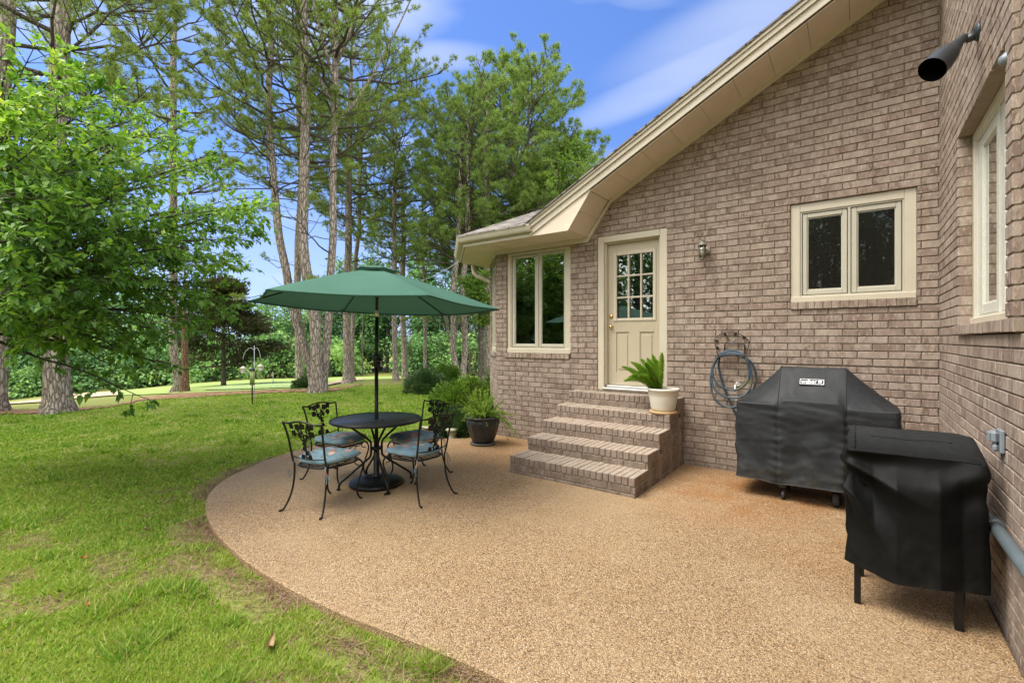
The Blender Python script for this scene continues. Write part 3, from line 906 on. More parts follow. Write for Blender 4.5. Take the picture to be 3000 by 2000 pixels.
# shallow pier beside the window
for k in range(21, 70):
    z = Z0 + k * CO
    if z < 1.739: continue
    one_brick(mb, fr_side, 3.40, 3.545, z + JT / 2, z + CO - JT / 2, rg, depth=.06, proud=.030)
mb.tint = (.5, .5, .5)
mb.box(3.404, 3.54, -.02, .022, 1.742, 5.6, 1, fr_side)
mb.build('wall', [M['brick'], M['mortar']], house, tint=True)

BAY_WIN = (.16, .96, 1.326, 2.98)
mb, rg = brick_wall('wall', fr_bay, 0.0, BAYL, 3.2, [BAY_WIN], 31)
rowlock(mb, rg, fr_bay, .13, .99, 1.328, 1.402, .02)
mb.build('wall', [M['brick'], M['mortar']], house, tint=True)
mb, rg = brick_wall('wall', fr_bay2, 0.0, 3.2, 3.2, [], 37)
mb.build('wall', [M['brick'], M['mortar']], house, tint=True)

# --- windows
def window(fr, u0, u1, z0, z1, panes, casing_in, name, mat_c, mat_s, rec=.03, sill=True, glass='glass', mull=None):
    """casing boards, frame, sashes and panes; panes = (u0,u1,z0,z1)"""
    a0, a1, c0, c1 = casing_in
    w = MB()
    w.cbox(u0 + .002, a0, -rec - .05, -rec, z0, z1 - .002, .004, 0, fr)
    w.cbox(a1, u1 - .002, -rec - .05, -rec, z0, z1 - .002, .004, 0, fr)
    w.cbox(a0 + .0005, a1 - .0005, -rec - .05, -rec - .001, c1, z1 - .002, .004, 0, fr)
    if sill:
        w.cbox(u0 + .003, u1 - .003, -rec - .06, -rec + .016, z0 + .002, c0, .006, 0, fr)
    wo_ = w.build('window', mat_c, house)
    f = MB()
    t = .016
    f.box(a0 + .001, a0 + t, -rec - .07, -rec - .012, c0, c1, 0, fr); f.box(a1 - t, a1 - .001, -rec - .07, -rec - .012, c0, c1, 0, fr)
    f.box(a0 + t, a1 - t, -rec - .07, -rec - .013, c0 + .001, c0 + t, 0, fr); f.box(a0 + t, a1 - t, -rec - .07, -rec - .013, c1 - t, c1 - .001, 0, fr)
    if mull is not None:
        f.box(mull - .012, mull + .012, -rec - .07, -rec - .0125, c0 + t, c1 - t, 0, fr)
    f.build('frame', mat_s, wo_)
    edges = [a0 + t + .006] + ([mull - .018, mull + .018] if mull is not None else []) + [a1 - t - .006]
    for i, (p0, p1, q0, q1) in enumerate(panes):
        e0, e1 = edges[2 * i], edges[2 * i + 1]
        s = MB()
        b0, b1 = c0 + t + .006, c1 - t - .006
        y0, y1 = -rec - .066, -rec - .022
        s.cbox(e0, p0, y0, y1, b0, b1, .005, 0, fr); s.cbox(p1, e1, y0, y1, b0, b1, .005, 0, fr)
        s.cbox(p0 + .0005, p1 - .0005, y0, y1 - .001, b0, q0, .005, 0, fr); s.cbox(p0 + .0005, p1 - .0005, y0, y1 - .001, q1, b1, .005, 0, fr)
        # glazing bead
        g = .012
        s.box(p0, p0 + g, y0, y1 - .016, q0, q1, 0, fr); s.box(p1 - g, p1, y0, y1 - .016, q0, q1, 0, fr)
        s.box(p0 + g, p1 - g, y0, y1 - .017, q0, q0 + g, 0, fr); s.box(p0 + g, p1 - g, y0, y1 - .017, q1 - g, q1, 0, fr)
        s.build('sash', mat_s, wo_)
        gl = MB(); gl.box(p0 + .002, p1 - .002, y1 - .024, y1 - .018, q0 + .002, q1 - .002, 0, fr)
        gl.build('pane', M[glass], wo_)
    # dark gap behind the frame so that no daylight leaks past the sashes
    d = MB()
    y = -rec - .075
    d.box(a0, a1, y - .004, y, c0, q0 if False else panes[0][2], 0, fr); d.box(a0, a1, y - .004, y, panes[0][3], c1, 0, fr)
    us = [a0] + [v for p in panes for v in (p[0], p[1])] + [a1]
    for i in range(0, len(us), 2): d.box(us[i], us[i + 1], y - .004, y, panes[0][2], panes[0][3], 0, fr)
    d.build('gap_seal', M['gap'], wo_)
    # the room seen behind the glass
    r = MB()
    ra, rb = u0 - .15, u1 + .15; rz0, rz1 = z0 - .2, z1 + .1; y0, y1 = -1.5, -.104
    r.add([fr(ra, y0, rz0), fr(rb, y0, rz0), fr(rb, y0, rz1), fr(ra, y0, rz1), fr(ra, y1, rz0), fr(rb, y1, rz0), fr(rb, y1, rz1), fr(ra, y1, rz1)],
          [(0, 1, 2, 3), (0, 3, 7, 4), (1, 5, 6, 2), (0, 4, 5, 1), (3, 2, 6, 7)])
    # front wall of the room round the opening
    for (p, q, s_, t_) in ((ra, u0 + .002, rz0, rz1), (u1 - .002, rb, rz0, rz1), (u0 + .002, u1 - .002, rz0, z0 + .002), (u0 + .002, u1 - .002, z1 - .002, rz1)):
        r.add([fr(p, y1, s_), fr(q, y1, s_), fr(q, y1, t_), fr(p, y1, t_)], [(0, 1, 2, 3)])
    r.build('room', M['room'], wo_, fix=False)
    return wo_

window(fr_gable, -.632, .492, 2.053, 3.194, [(-.467, -.134, 2.196, 3.026), (-.004, .328, 2.196, 3.024)], (-.533, .393, 2.122, 3.097), 'window', M['trim'], M['sash'], rec=.03, mull=-.073, glass='screen')
lw = window(fr_gable, -4.773, -3.546, 1.403, 3.074, [(-4.635, -4.224, 1.547, 2.994), (-4.110, -3.682, 1.547, 2.998)], (-4.706, -3.652, 1.482, 3.044), 'window', M['trim'], M['sash'], rec=.03, mull=-4.167)
cu = MB()
for a, b in ((-4.62, -4.47), (-3.83, -3.60)):
    def fn(u, v, a=a, b=b): return (a + (b - a) * u, WY + .26 + .02 * math.sin(u * 22), 1.5 + 1.5 * v)
    cu.grid(26, 2, fn)
cu.build('curtain', M['curtain'], lw)
window(fr_side, 3.57, 5.2445, 1.743, 3.272, [(4.56, 5.005, 1.90, 3.10), (3.90, 4.33, 1.90, 3.10)][::-1], (3.64, 5.165, 1.80, 3.205), 'window', M['trim'], M['white_sash'], rec=.087, mull=4.445)
window(fr_bay, .16, .96, 1.403, 2.98, [(.26, .86, 1.55, 2.86)], (.225, .895, 1.48, 2.93), 'window', M['trim'], M['sash'], rec=.03)

# --- door
d = MB()
fr = fr_gable
d.cbox(-3.086, -2.990, -.10, -.012, .885, 3.137, .005, 0, fr); d.cbox(-2.165, -2.062, -.10, -.012, .885, 3.137, .005, 0, fr)
d.cbox(-2.9895, -2.1655, -.10, -.013, 3.045, 3.137, .005, 0, fr)
# jamb stops
d.box(-2.989, -2.972, -.16, -.06, .965, 3.044, 0, fr); d.box(-2.187, -2.166, -.16, -.06, .965, 3.044, 0, fr); d.box(-2.972, -2.187, -.16, -.061, 3.028, 3.043, 0, fr)
door = d.build('door_frame', M['trim'], house)
lf = MB()
y0, y1 = -.165, -.12
GL = (-2.842, -2.282, 1.925, 2.862)
PAN = [(-2.862, -2.641, 1.16, 1.738), (-2.487, -2.264, 1.16, 1.738)]
lf.cbox(-2.970, GL[0], y0, y1, .968, 3.026, .003, 0, fr); lf.cbox(GL[1], -2.189, y0, y1, .968, 3.026, .003, 0, fr)
lf.box(GL[0], GL[1], y0, y1 - .0006, GL[3], 3.0255, 0, fr)
# lower part with two sunk panels
lf.box(GL[0], GL[1], y0, y1 - .0006, PAN[0][3], GL[2], 0, fr)
lf.box(GL[0], GL[1], y0, y1 - .0006, .9685, PAN[0][2], 0, fr)
lf.box(PAN[0][1], PAN[1][0], y0, y1 - .0007, PAN[0][2], PAN[0][3], 0, fr)
lf.box(GL[0], GL[1], y0, y1 - .016, PAN[0][2], PAN[0][3], 0, fr)
for p in PAN:
    q = (max(p[0], GL[0]), min(p[1], GL[1]), p[2], p[3])
    lf.cbox(q[0] + .03, q[1] - .03, y1 - .02, y1 - .003, q[2] + .035, q[3] - .035, .012, 0, fr)
leaf = lf.build('door', M['door'], house)
gf = MB()
a0, a1, c0, c1 = -2.884, -2.250, 1.895, 2.905
gf.cbox(a0, GL[0] + .012, y1 - .002, y1 + .014, c0, c1, .006, 0, fr); gf.cbox(GL[1] - .012, a1, y1 - .002, y1 + .014, c0, c1, .006, 0, fr)
gf.cbox(GL[0] + .0125, GL[1] - .0125, y1 - .002, y1 + .013, c0, GL[2] + .012, .006, 0, fr); gf.cbox(GL[0] + .0125, GL[1] - .0125, y1 - .002, y1 + .013, GL[3] - .012, c1, .006, 0, fr)
gf.build('window_surround', M['trim'], leaf)
mu = MB()
for i in (1, 2):
    x = GL[0] + (GL[1] - GL[0]) * i / 3; mu.cbox(x - .012, x + .012, y1 - .03, y1 + .004, GL[2] + .0125, GL[3] - .0125, .004, 0, fr)
    z = GL[2] + (GL[3] - GL[2]) * i / 3; mu.cbox(GL[0] + .0125, GL[1] - .0125, y1 - .03, y1 + .003, z - .012, z + .012, .004, 0, fr)
mu.build('muntins', M['trim'], leaf)
pn = MB(); pn.box(GL[0] + .001, GL[1] - .001, y0 + .012, y0 + .018, GL[2] + .001, GL[3] - .001, 0, fr)
pn.build('pane', M['glass'], leaf)
kb = MB()
kb.lathe([(.0, .052), (.020, .050), (.026, .038), (.022, .026), (.012, .018), (.011, .010), (.030, .006), (.031, 0)], fr(-2.915, y1, 1.815), 20, 0, (0, -1, 0))
kb.build('handle', M['brass'], leaf)
kb = MB()
kb.lathe([(0, .022), (.010, .022), (.012, .016), (.024, .014), (.031, .006), (.031, 0)], fr(-2.922, y1, 1.968), 20, 0, (0, -1, 0))
kb.build('deadbolt', M['brass'], leaf)
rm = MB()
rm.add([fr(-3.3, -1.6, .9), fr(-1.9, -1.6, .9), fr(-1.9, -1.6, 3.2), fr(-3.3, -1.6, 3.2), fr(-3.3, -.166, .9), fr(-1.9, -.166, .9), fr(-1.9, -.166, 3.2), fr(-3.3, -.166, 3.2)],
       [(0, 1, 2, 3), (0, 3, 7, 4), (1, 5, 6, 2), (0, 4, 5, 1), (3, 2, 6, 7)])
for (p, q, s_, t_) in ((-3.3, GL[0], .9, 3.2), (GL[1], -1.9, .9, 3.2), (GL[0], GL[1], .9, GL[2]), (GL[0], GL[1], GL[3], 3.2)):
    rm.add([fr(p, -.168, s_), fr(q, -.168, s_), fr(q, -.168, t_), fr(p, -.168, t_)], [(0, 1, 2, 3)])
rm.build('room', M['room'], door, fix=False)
# half-raised white blind inside the door light
bl = MB()
for k in range(3): bl.cbox(-2.86, -2.60, -.30, -.27, 2.40 + k * .022, 2.418 + k * .022, .004, 0, fr); bl.cbox(-2.54, -2.25, -.30, -.27, 2.42 + k * .022, 2.438 + k * .022, .004, 0, fr)
bl.build('blind', M['cream_plastic'], leaf)
th_ = MB()
th_.cbox(-3.0, -2.165, -.16, .012, .90, .930, .006, 0, fr); th_.cbox(-2.97, -2.19, -.16, -.045, .9305, .962, .008, 0, fr)
th_.build('threshold', M['alu'], house)
sb = MB(); sb.box(-3.07, -2.08, -.15, -.002, .80, .899, 0, fr); sb.build('door_sill', M['mortar'], house)

# --- roof, soffit, rake boards, gutter
YO = 5.72
XA, XB = -2.909, -3.253
xr = WX - .003
fz = MB()
ztop = lambda x: soffit_z(x) + .012
def strip(m, xs, lo, hi, ya, yb, mi=0):
    for a, b in zip(xs, xs[1:]):
        m.prism([(a, lo(a)), (b, lo(b)), (b, hi(b)), (a, hi(a))], ya, yb, 'y', mi)
strip(fz, [-4.985, -3.235], lambda x: 3.078, lambda x: 3.149, 6.276, WY + .02)
strip(fz, [-3.234, -2.866], lambda x: 3.078 + (x + 3.234) * 1.43, lambda x: soffit_z(x) - .001, 6.276, WY + .02)
strip(fz, [-2.865, xr], lambda x: 3.604 + (x + 2.865) * SL, lambda x: soffit_z(x) - .001, 6.276, WY + .02)
# frieze along the bay
fz.prism([(0, 3.078), (BAYL + .01, 3.078), (BAYL + .01, 3.149), (0, 3.149)], -.02, .024, 'y', 0, lambda u, n, z: fr_bay(u, n, z))
fz.build('frieze', M['trim'], house)

sf = MB()
def sof_panel(x0, x1, t=.010):
    sf.prism([(x0, soffit_z(x0)), (x1, soffit_z(x1)), (x1, soffit_z(x1) + t), (x0, soffit_z(x0) + t)], YO + .004, WY - .003, 'y', 0)
g = .004
sof_panel(XB + g, XB + .172); sof_panel(XB + .172 + g, XA - g)
x = XA + g; w = .355
while x < xr - .02:
    x1 = min(x + w - g, xr); sof_panel(x, x1); x += w
# flat soffit beneath the bay eave: narrow boards
ee = [(-3.256, YO), (-5.22, YO)]
x = XB - g
while x > -5.2:
    x1 = max(x - .122, -5.2)
    sf.box(x1 + .007, x, YO + .02, WY + (-.003 if x1 > -4.98 else .2), 3.150, 3.160); x -= .122
def fr_be(u, n, z):       # along the angled eave, n from its outer edge inward
    ox, oy = -5.22, 5.72
    return (ox - .70711 * u + .70711 * n, oy + .70711 * u + .70711 * n, z)
u = .02
while u < 1.55:
    sf.box(u + .007, min(u + .122, 1.58), .03, .575, 3.151, 3.161, 0, fr_be); u += .122
ex_, ey_ = fr_be(1.6, 0, 0)[:2]
y = ey_ + .03
while y < ey_ + 2.9:
    sf.box(ex_ + .02, BX2 - .003, y + .007, y + .122, 3.150, 3.160); y += .122
sf.build('soffit', M['soffit'], house)
bk = MB()
bk.prism([(XB, 3.165), (-2.909, 3.657), (xr, soffit_z(xr) + .017), (xr, soffit_z(xr) + .03), (-2.92, 3.68), (XB - .01, 3.185)], YO + .02, WY - .003, 'y')
bk.box(-5.2, XB, YO + .03, WY - .003, 3.164, 3.18)
bk.box(.0, 1.6, .03, .57, 3.165, 3.18, 0, fr_be)
bk.build('soffit_backing', M['gap'], house)

rk = MB()
line = lambda x: 3.154 + SL * (x + 3.894)
# pork chop return
rk.prism([(-3.885, 3.1505), (XB - .001, 3.1505), (XA, soffit_z(XA)), (XA, line(XA) + .03), (-3.885, line(-3.885) + .01)], YO - .004, YO + .018, 'y')
rk.build('eave_return', M['soffit'], house)
fa = MB()
strip(fa, [-3.885, xr], lambda x: line(x) + .001, lambda x: line(x) + .105, YO - .026, YO - .005)
strip(fa, [-3.885, xr], lambda x: line(x) + .094, lambda x: line(x) + .190, YO - .052, YO - .0265)
strip(fa, [-3.885, xr], lambda x: line(x) + .150, lambda x: line(x) + .192, YO - .072, YO - .0525)
# fascia behind the gutters
fa.box(-5.225, -3.887, YO - .0, YO + .02, 3.1495, 3.30)
fa.box(.0, 1.6, .0, .02, 3.1495, 3.30, 0, fr_be)
fa.box(fr_be(1.6, 0, 0)[0] - 0, fr_be(1.6, 0, 0)[0] + .02, fr_be(1.6, 0, 0)[1], fr_be(1.6, 0, 0)[1] + 3.0, 3.1495, 3.30)
fa.build('fascia', M['trim'], house)

rf = MB()
me_uv = []
def rline(x): return line(x) + .196
y_back = 12.5
# main slope; small steps of shingle butts along the rake
rf.prism([(-3.93, rline(-3.93) - .02), (xr, rline(xr)), (xr, rline(xr) + .022), (-3.93, rline(-3.93) + .004)], YO - .092, y_back, 'y', 0)
zs = lambda y: 3.312 + .438 * (y - 5.60)
pv = [(-5.25, 5.60), (-3.90, 5.60), (-1.62, 8.4), (-4.09, 8.40)]
def slab(pts, t=.02, mi=0):
    n = len(pts)
    rf.add([(x, y, z) for x, y, z in pts] + [(x, y, z - t) for x, y, z in pts], [list(range(n)), list(range(2 * n - 1, n - 1, -1))] + [(i, (i + 1) % n, (i + 1) % n + n, i + n) for i in range(n)], mi)
slab([(x, y, zs(y)) for x, y in pv])
# angled side of the bay roof and the side beyond
E1 = (-5.25, 5.60, 3.312); H1 = (-4.09, 8.40, zs(8.40))
L2 = 1.70; E2 = (E1[0] - .7071 * L2, E1[1] + .7071 * L2, 3.312)
slab([E1, H1, E2]); slab([E2, H1, (E2[0], 12.5, 3.312)]); slab([H1, (-1.62, 8.4, zs(8.4)), (-1.62, 12.5, zs(8.4)), (-4.09, 12.5, zs(8.4))]); slab([H1, (-4.09, 12.5, zs(8.4)), (E2[0], 12.5, 3.312)])
ro = rf.build('roof', M['shingle'], house)
# planar uv so that the shingle rows run along each slope
uvl = ro.data.uv_layers.new(name='UVMap')
for p in ro.data.polygons:
    nrm = p.normal
    a = Vector((0, 0, 1)).cross(nrm)
    a = a.normalized() if a.length > .01 else Vector((1, 0, 0))
    bvec = nrm.cross(a)
    for li in p.loop_indices:
        c = ro.data.vertices[ro.data.loops[li].vertex_index].co
        uvl.data[li].uv = (c.dot(a), c.dot(bvec))
gu = MB()
def gprof(k): return [(.0, .0), (.07, .0), (.085, .02), (.10, .055), (.112, .085), (.112, .095), (.104, .095), (.104, .088), (.09, .055), (.075, .025), (.06, .008), (.006, .008), (.006, .09), (0, .09)]
def gut(fr, u0, u1, m0=0.0, m1=0.0):
    P = gprof(0); n = len(P)
    vs = [fr(u0 + m0 * q, q, 3.213 + z) for q, z in P] + [fr(u1 + m1 * q, q, 3.213 + z) for q, z in P]
    fs = [(i, (i + 1) % n, (i + 1) % n + n, i + n) for i in range(n)] + [list(range(n)), list(range(2 * n - 1, n - 1, -1))]
    gu.add(vs, fs)
t22 = math.tan(R(22.5))
gut(lambda u, n, z: (u, YO - .001 - n, z), -5.2215, -3.836, -t22, 0)
gut(lambda u, n, z: fr_be(u, -.001 - n, z), .0015, 1.60, -t22, t22)
EX, EY = fr_be(1.60, 0, 0)[:2]
gut(lambda u, n, z: (EX - .001 - n, EY + u, z), .0015, 3.0, -t22, 0)
gt = gu.build('gutter', M['trim'], house)
dn = MB()
wx_ = BX2 - .055
dn.tube([(-6.36, 7.28, 3.25), (-6.36, 7.28, 3.10), (-6.34, 7.28, 3.00), (-6.27, 7.28, 2.93), (-6.15, 7.28, 2.89), (wx_ - .12, 7.28, 2.80), (wx_ - .03, 7.28, 2.76), (wx_, 7.28, 2.68), (wx_, 7.28, .1)], .05, 12)
dn.build('downspout', M['trim'], house)

# --- brick steps
steps = thing('brick_steps', 'five brick steps rising to the cream back door', 'steps', (0, 0, 0))
SX0, SX1 = -3.44, -1.835
SF = [4.605, 4.985, 5.345, 5.715, 6.055]; ST_Z = [.205, .370, .538, .703, .872]
rg = random.Random(77)
for i, (y, z) in enumerate(zip(SF, ST_Z)):
    yb = SF[i + 1] + .03 if i < 4 else WY
    m = MB(); zl = (ST_Z[i - 1] - .02) if i else -.05
    RH = .088
    # tread: bricks on edge, two rows deep
    k = 22; s = (SX1 - SX0) / k
    for r_, (ya, yc) in enumerate(((y, y + .238), (y + .246, yb))):
        for j in range(k):
            m.tint = (rg.random() * .5 + .5, rg.random(), rg.random() * .3)
            dz = rg.uniform(-.0025, .0025); dy = rg.uniform(-.002, .003) if r_ == 0 else 0
            m.cbox(SX0 + j * s + .0042, SX0 + (j + 1) * s - .0042, ya + dy, yc, z - RH, z + dz, .005)
    # risers below
    zz = z - RH - .009; kk = 0
    while zz > zl + .01:
        h = CO - JT; z0 = max(zz - h, zl)
        off = (.13 if kk % 2 else 0) + rg.uniform(-.04, .04); x = SX0 - off
        while x < SX1:
            x0 = max(SX0, x + JT / 2); x1 = min(SX1, x + BL - JT / 2)
            if x1 - x0 > .03:
                m.tint = (rg.random() * .6, rg.random(), .3 + .7 * rg.random())  # darker tint range stands in for the shade on the risers
                m.cbox(x0, x1, y + .004 + rg.uniform(-.002, .002), y + .095, z0, zz, .0045)
            x += BL
        zz -= CO; kk += 1
    # side faces
    for sx, sgn in ((SX1, 1), (SX0, -1)):
        zz = z - RH - .009; kk = 0
        while zz > -.04:
            z0 = max(zz - (CO - JT), -.05)
            y2 = SF[i + 1] - .006 if i < 4 else WY - .004
            ya = y + .1; 
            x = ya - (.10 if kk % 2 else 0) ; first = True
            while x < y2:
                x0 = max(ya, x + JT / 2); x1 = min(y2, x + BL - JT / 2)
                if x1 - x0 > .02:
                    m.tint = (rg.random() * .6, rg.random(), .3 + .7 * rg.random())
                    e = rg.uniform(-.002, .002)
                    if sgn > 0: m.cbox(x0 - 0, 0 + x1, -.09, -.002 + e, z0, zz, .0045, 0, lambda u, n, q: (SX1 + n, u, q))
                    else: m.cbox(x0, x1, -.09, -.002 + e, z0, zz, .0045, 0, lambda u, n, q: (SX0 - n, u, q))
                x += BL
            zz -= CO; kk += 1
    m.tint = (.5, .5, .5)
    m.box(SX0 + .010, SX1 - .010, y + .013, yb - .002 if i < 4 else WY - .002, zl if i else -.05, z - .007, 1)
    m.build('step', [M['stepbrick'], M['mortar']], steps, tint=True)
core = MB(); core.box(SX0 + .0095, SX1 - .0095, SF[1] + .02, WY - .003, -.05, .30); core.box(SX0 + .0096, SX1 - .0096, SF[3] + .02, WY - .004, .30, .62)
core.build('core', M['mortar'], steps)

# ------------------------------------------------------------------ wall fittings
def pt(v): return Vector(v)
# lantern beside the door
t = thing('wall_lantern', 'small pewter wall lantern with a clear glass cage right of the door', 'lamp')
LX, LY = -1.578, WY - .115
m = MB(); m.lathe([(.0, 0), (.052, 0), (.056, .006), (.048, .014), (.03, .02), (0, .024)], (LX + .02, WY - .001, 2.765), 24, 0, (0, -1, 0))
m.tube([(LX + .02, WY - .015, 2.765), (LX + .02, WY - .05, 2.80), (LX + .015, WY - .09, 2.862), (LX + .004, LY, 2.885), (LX, LY, 2.868)], .008, 8)
m.build('bracket', M['pewter'], t)
m = MB(); m.lathe([(0, .055), (.012, .053), (.018, .045), (.02, .036), (.044, .03), (.054, .016), (.056, 0), (.05, -.003)], (LX, LY, 2.815), 24)
m.build('cap', M['pewter'], t)
m = MB()
for k in range(6):
    a = k * math.pi / 3; m.tube([(LX + .047 * math.cos(a), LY + .047 * math.sin(a), 2.815), (LX + .040 * math.cos(a), LY + .040 * math.sin(a), 2.648)], .0032, 6)
m.lathe([(.036, 0), (.045, 0), (.045, .008), (.036, .008)], (LX, LY, 2.642), 24); m.lathe([(0, 0), (.03, 0), (.04, .01), (.04, .016), (0, .016)], (LX, LY, 2.63), 24)
m.lathe([(.042, 0), (.048, 0), (.048, .006), (.042, .006)], (LX, LY, 2.76), 24)
m.build('cage', M['pewter'], t)
m = MB(); m.lathe([(.043, .16), (.037, 0)], (LX, LY, 2.65), 24); m.build('lamp_glass', M['clear'], t)
m = MB(); m.lathe([(0, .1), (.016, .096), (.026, .078), (.026, .064), (.014, .035), (.013, .0)], (LX, LY, 2.68), 16); m.build('bulb', M['bulb'], t)

# spotlight on the side wall
def spotlight(by, bz, elbow, mouth, label, scale=1.0):
    t = thing('spotlight', label, 'lamp')
    m = MB(); m.lathe([(.0, .03), (.028, .028), (.045, .02), (.058, .008), (.06, 0)], (WX - .001, by, bz), 24, 0, (-1, 0, 0))
    m.lathe([(0, .05), (.022, .048), (.027, .02), (.027, 0)], (WX - .02, by, bz - .02), 16, 0, (-1, 0, -.3))
    m.build('wall_plate', M['lampgrey'], t)
    e = pt(elbow); mo = pt(mouth); d = (mo - e).normalized()
    m = MB(); m.tube([(WX - .04, by, bz - .02), (WX - .07, by - .01, bz - .03), tuple(e - d * .01), tuple(e + d * .03)], .015, 10); m.build('arm', M['lampgrey'], t)
    L = (mo - e).length
    prof = [(.0, 0), (.020, 0), (.024, .01), (.030, .06), (.040, .11), (.056, .16), (.069, .21), (.077, .27), (.080, L - .005), (.081, L), (.077, L), (.072, L - .05), (.05, L - .12), (0, L - .13)]
    m = MB(); m.lathe([(r * scale, h) for r, h in prof[:10]], e, 36, 0, d, caps=False); b_ = m.build('shade', M['lampgrey'], t)
    m = MB(); m.lathe([(r * scale * .995, h) for r, h in prof[9:]], e, 36, 0, d, caps=False); m.build('inside', M['dark'], t)
    return t
spotlight(4.41, 3.705, (.572, 4.30, 3.646), (.395, 4.12, 3.402), 'grey cone spotlight jutting out of the side wall near the roof')
t = thing('lamp_fitting', 'small blue grey lamp fitting under the window lintel, half behind the pier', 'lamp')
m = MB(); c = on_x(2957, 166, WX - .015)
m.lathe([(0, .05), (.02, .045), (.03, .03), (.032, .0), (.02, -.05), (.008, -.07), (0, -.072)], c, 20, 0, (-.5, -.2, -.5)); m.build('shell', M['plastic'], t)
m = MB(); m.tube([c, c + Vector((.05, .0, .04))], .012, 8); m.build('stem', M['lampgrey'], t)

# weatherproof outlet on the side wall
t = thing('outlet_box', 'grey weatherproof outlet cover on the side wall above the pipe', 'outlet')
m = MB(); m.cbox(3.70, 3.80, 0, .022, .995, 1.125, .006, 0, fr_side); m.build('back_box', M['plastic'], t)
m = MB()
m.cbox(3.712, 3.792, .0222, .055, 1.045, 1.117, .014, 0, fr_side); m.cbox(3.715, 3.789, .0222, .048, 1.0, 1.043, .012, 0, fr_side)
m.build('cover', M['plastic'], t)
m = MB(); m.cbox(3.722, 3.735, .0555, .063, 1.055, 1.107, .003, 0, fr_side); m.cbox(3.745, 3.757, .0555, .063, 1.055, 1.107, .003, 0, fr_side); m.cbox(3.768, 3.78, .0555, .063, 1.055, 1.107, .003, 0, fr_side)
m.build('rib', M['plastic'], t)

t = thing('conduit_pipe', 'long blue grey pipe running low along the side wall', 'pipe')
m = MB(); m.tube([(WX - .042, y, .592) for y in (2.2, 3.3, 3.71)], .032, 16); m.tube([(WX - .042, 3.71, .592), (WX - .042, 5.2, .585)], .028, 16)
m.build('tube', M['pipe'], t)
m = MB(); m.lathe([(.034, 0), (.041, .004), (.041, .08), (.036, .086)], (WX - .042, 3.67, .592), 20, 0, (0, 1, 0)); m.build('coupling', M['pipe'], t)
for y in (2.75, 4.6):
    m = MB(); m.lathe([(.034, 0), (.037, 0), (.037, .03), (.034, .03)], (WX - .042, y, .592), 20, 0, (0, 1, 0)); m.box(WX - .02, WX, y, y + .03, .57, .614); m.build('strap', M['pipe'], t)

# faucet behind the hose
t = thing('outdoor_faucet', 'small metal faucet on the brick wall inside the hose loops', 'faucet')
fx, fz_ = -1.20, 1.055
m = MB(); m.lathe([(.03, 0), (.03, .008), (.014, .012), (.013, .075), (.018, .08), (.018, .10), (0, .102)], (fx, WY - .001, fz_), 16, 0, (0, -1, 0)); m.tube([(fx, WY - .08, fz_), (fx, WY - .10, fz_ - .02), (fx, WY - .105, fz_ - .06)], .014, 10)
m.build('spout', M['alu'], t)
m = MB(); m.lathe([(.026, -.006), (.031, 0), (.026, .006)], (fx + .03, WY - .085, fz_ + .03), 16, 0, (.4, -1, .2)); m.tube([(fx, WY - .085, fz_), (fx + .03, WY - .085, fz_ + .03)], .006, 6); m.build('handle', M['alu'], t)

# hose hanger and hose
t = thing('hose_hanger', 'black wire hose hanger with leaf scrolls on the brick wall', 'hose hanger')
m = MB(); hy = WY - .02
def hp(x, y, dy=0.0):         # survey points of the hanger (close-up picture coordinates)
    px, py = 2030 + x * 220 / 1232, 960 + y * 280 / 1568
    p = on_y(px, py, WY - .02 - dy); return (p.x, p.y, p.z)
m.tube([hp(418, 470, .12), hp(392, 370, .06), hp(362, 250, .02), hp(352, 200), hp(400, 135), hp(500, 85), hp(620, 68), hp(740, 88), hp(850, 145), hp(930, 235), hp(905, 330, .02), hp(870, 420, .06), hp(828, 498, .12)], .0045, 8)
m.build('wire_frame', M['black'], t)
m = MB()
m.tube([hp(520, 400, .02), hp(520, 275), hp(545, 250), hp(820, 255), hp(848, 280), hp(855, 420, .02)], .007, 8)
m.tube([hp(418, 470, .125), hp(440, 482, .13), hp(600, 455, .13), hp(700, 462, .13), hp(800, 500, .13), hp(828, 498, .125)], .006, 8)
for a, b in ((520, 540), (600, 610), (700, 705), (850, 800)):
    m.tube([hp(a, 385 if a not in (520, 850) else 400, .0), hp(a, 430, .04), hp(b, 462, .13)], .0035, 6)
m.build('cradle', M['black'], t)
m = MB()
for (x0, y0, x1, y1) in ((600, 225, 528, 105), (605, 215, 700, 105), (585, 240, 560, 150), (640, 230, 770, 180), (770, 180, 850, 155)):
    m.tube([hp(x0, y0), hp((x0 + x1) / 2 + 12, (y0 + y1) / 2), hp(x1, y1)], .0022, 6)
m.build('scroll', M['black'], t)
for (x, y, a) in ((528, 110, .6), (702, 105, -.6), (390, 215, 1.2), (405, 330, .9), (842, 160, -1.0)):
    c = pt(hp(x, y)); m = MB()
    vs = [(c.x + .026 * (math.cos(a) * u - math.sin(a) * w), c.y - .003 * k, c.z + .026 * (math.sin(a) * u + math.cos(a) * w)) for k in (0, 1) for u, w in ((0, -1), (.5, -.4), (.55, .2), (0, 1), (-.55, .2), (-.5, -.4))]
    m.add(vs, [(0, 1, 2, 3, 4, 5), (11, 10, 9, 8, 7, 6)] + [(i, (i + 1) % 6, (i + 1) % 6 + 6, i + 6) for i in range(6)])
    m.build('leaf', M['black'], t)

def smooth3(pts, it=3, closed=False):
    P = [Vector(p) for p in pts]
    for _ in range(it):
        q = [] if closed else [P[0]]
        K = len(P)
        for i in range(K if closed else K - 1):
            a, b = P[i], P[(i + 1) % K]
            q.append(a * .75 + b * .25); q.append(a * .25 + b * .75)
        if not closed: q.append(P[-1])
        P = q
    return P
hpts = []
def hq(x, y, dy): hpts.append(hp(x, y, dy))
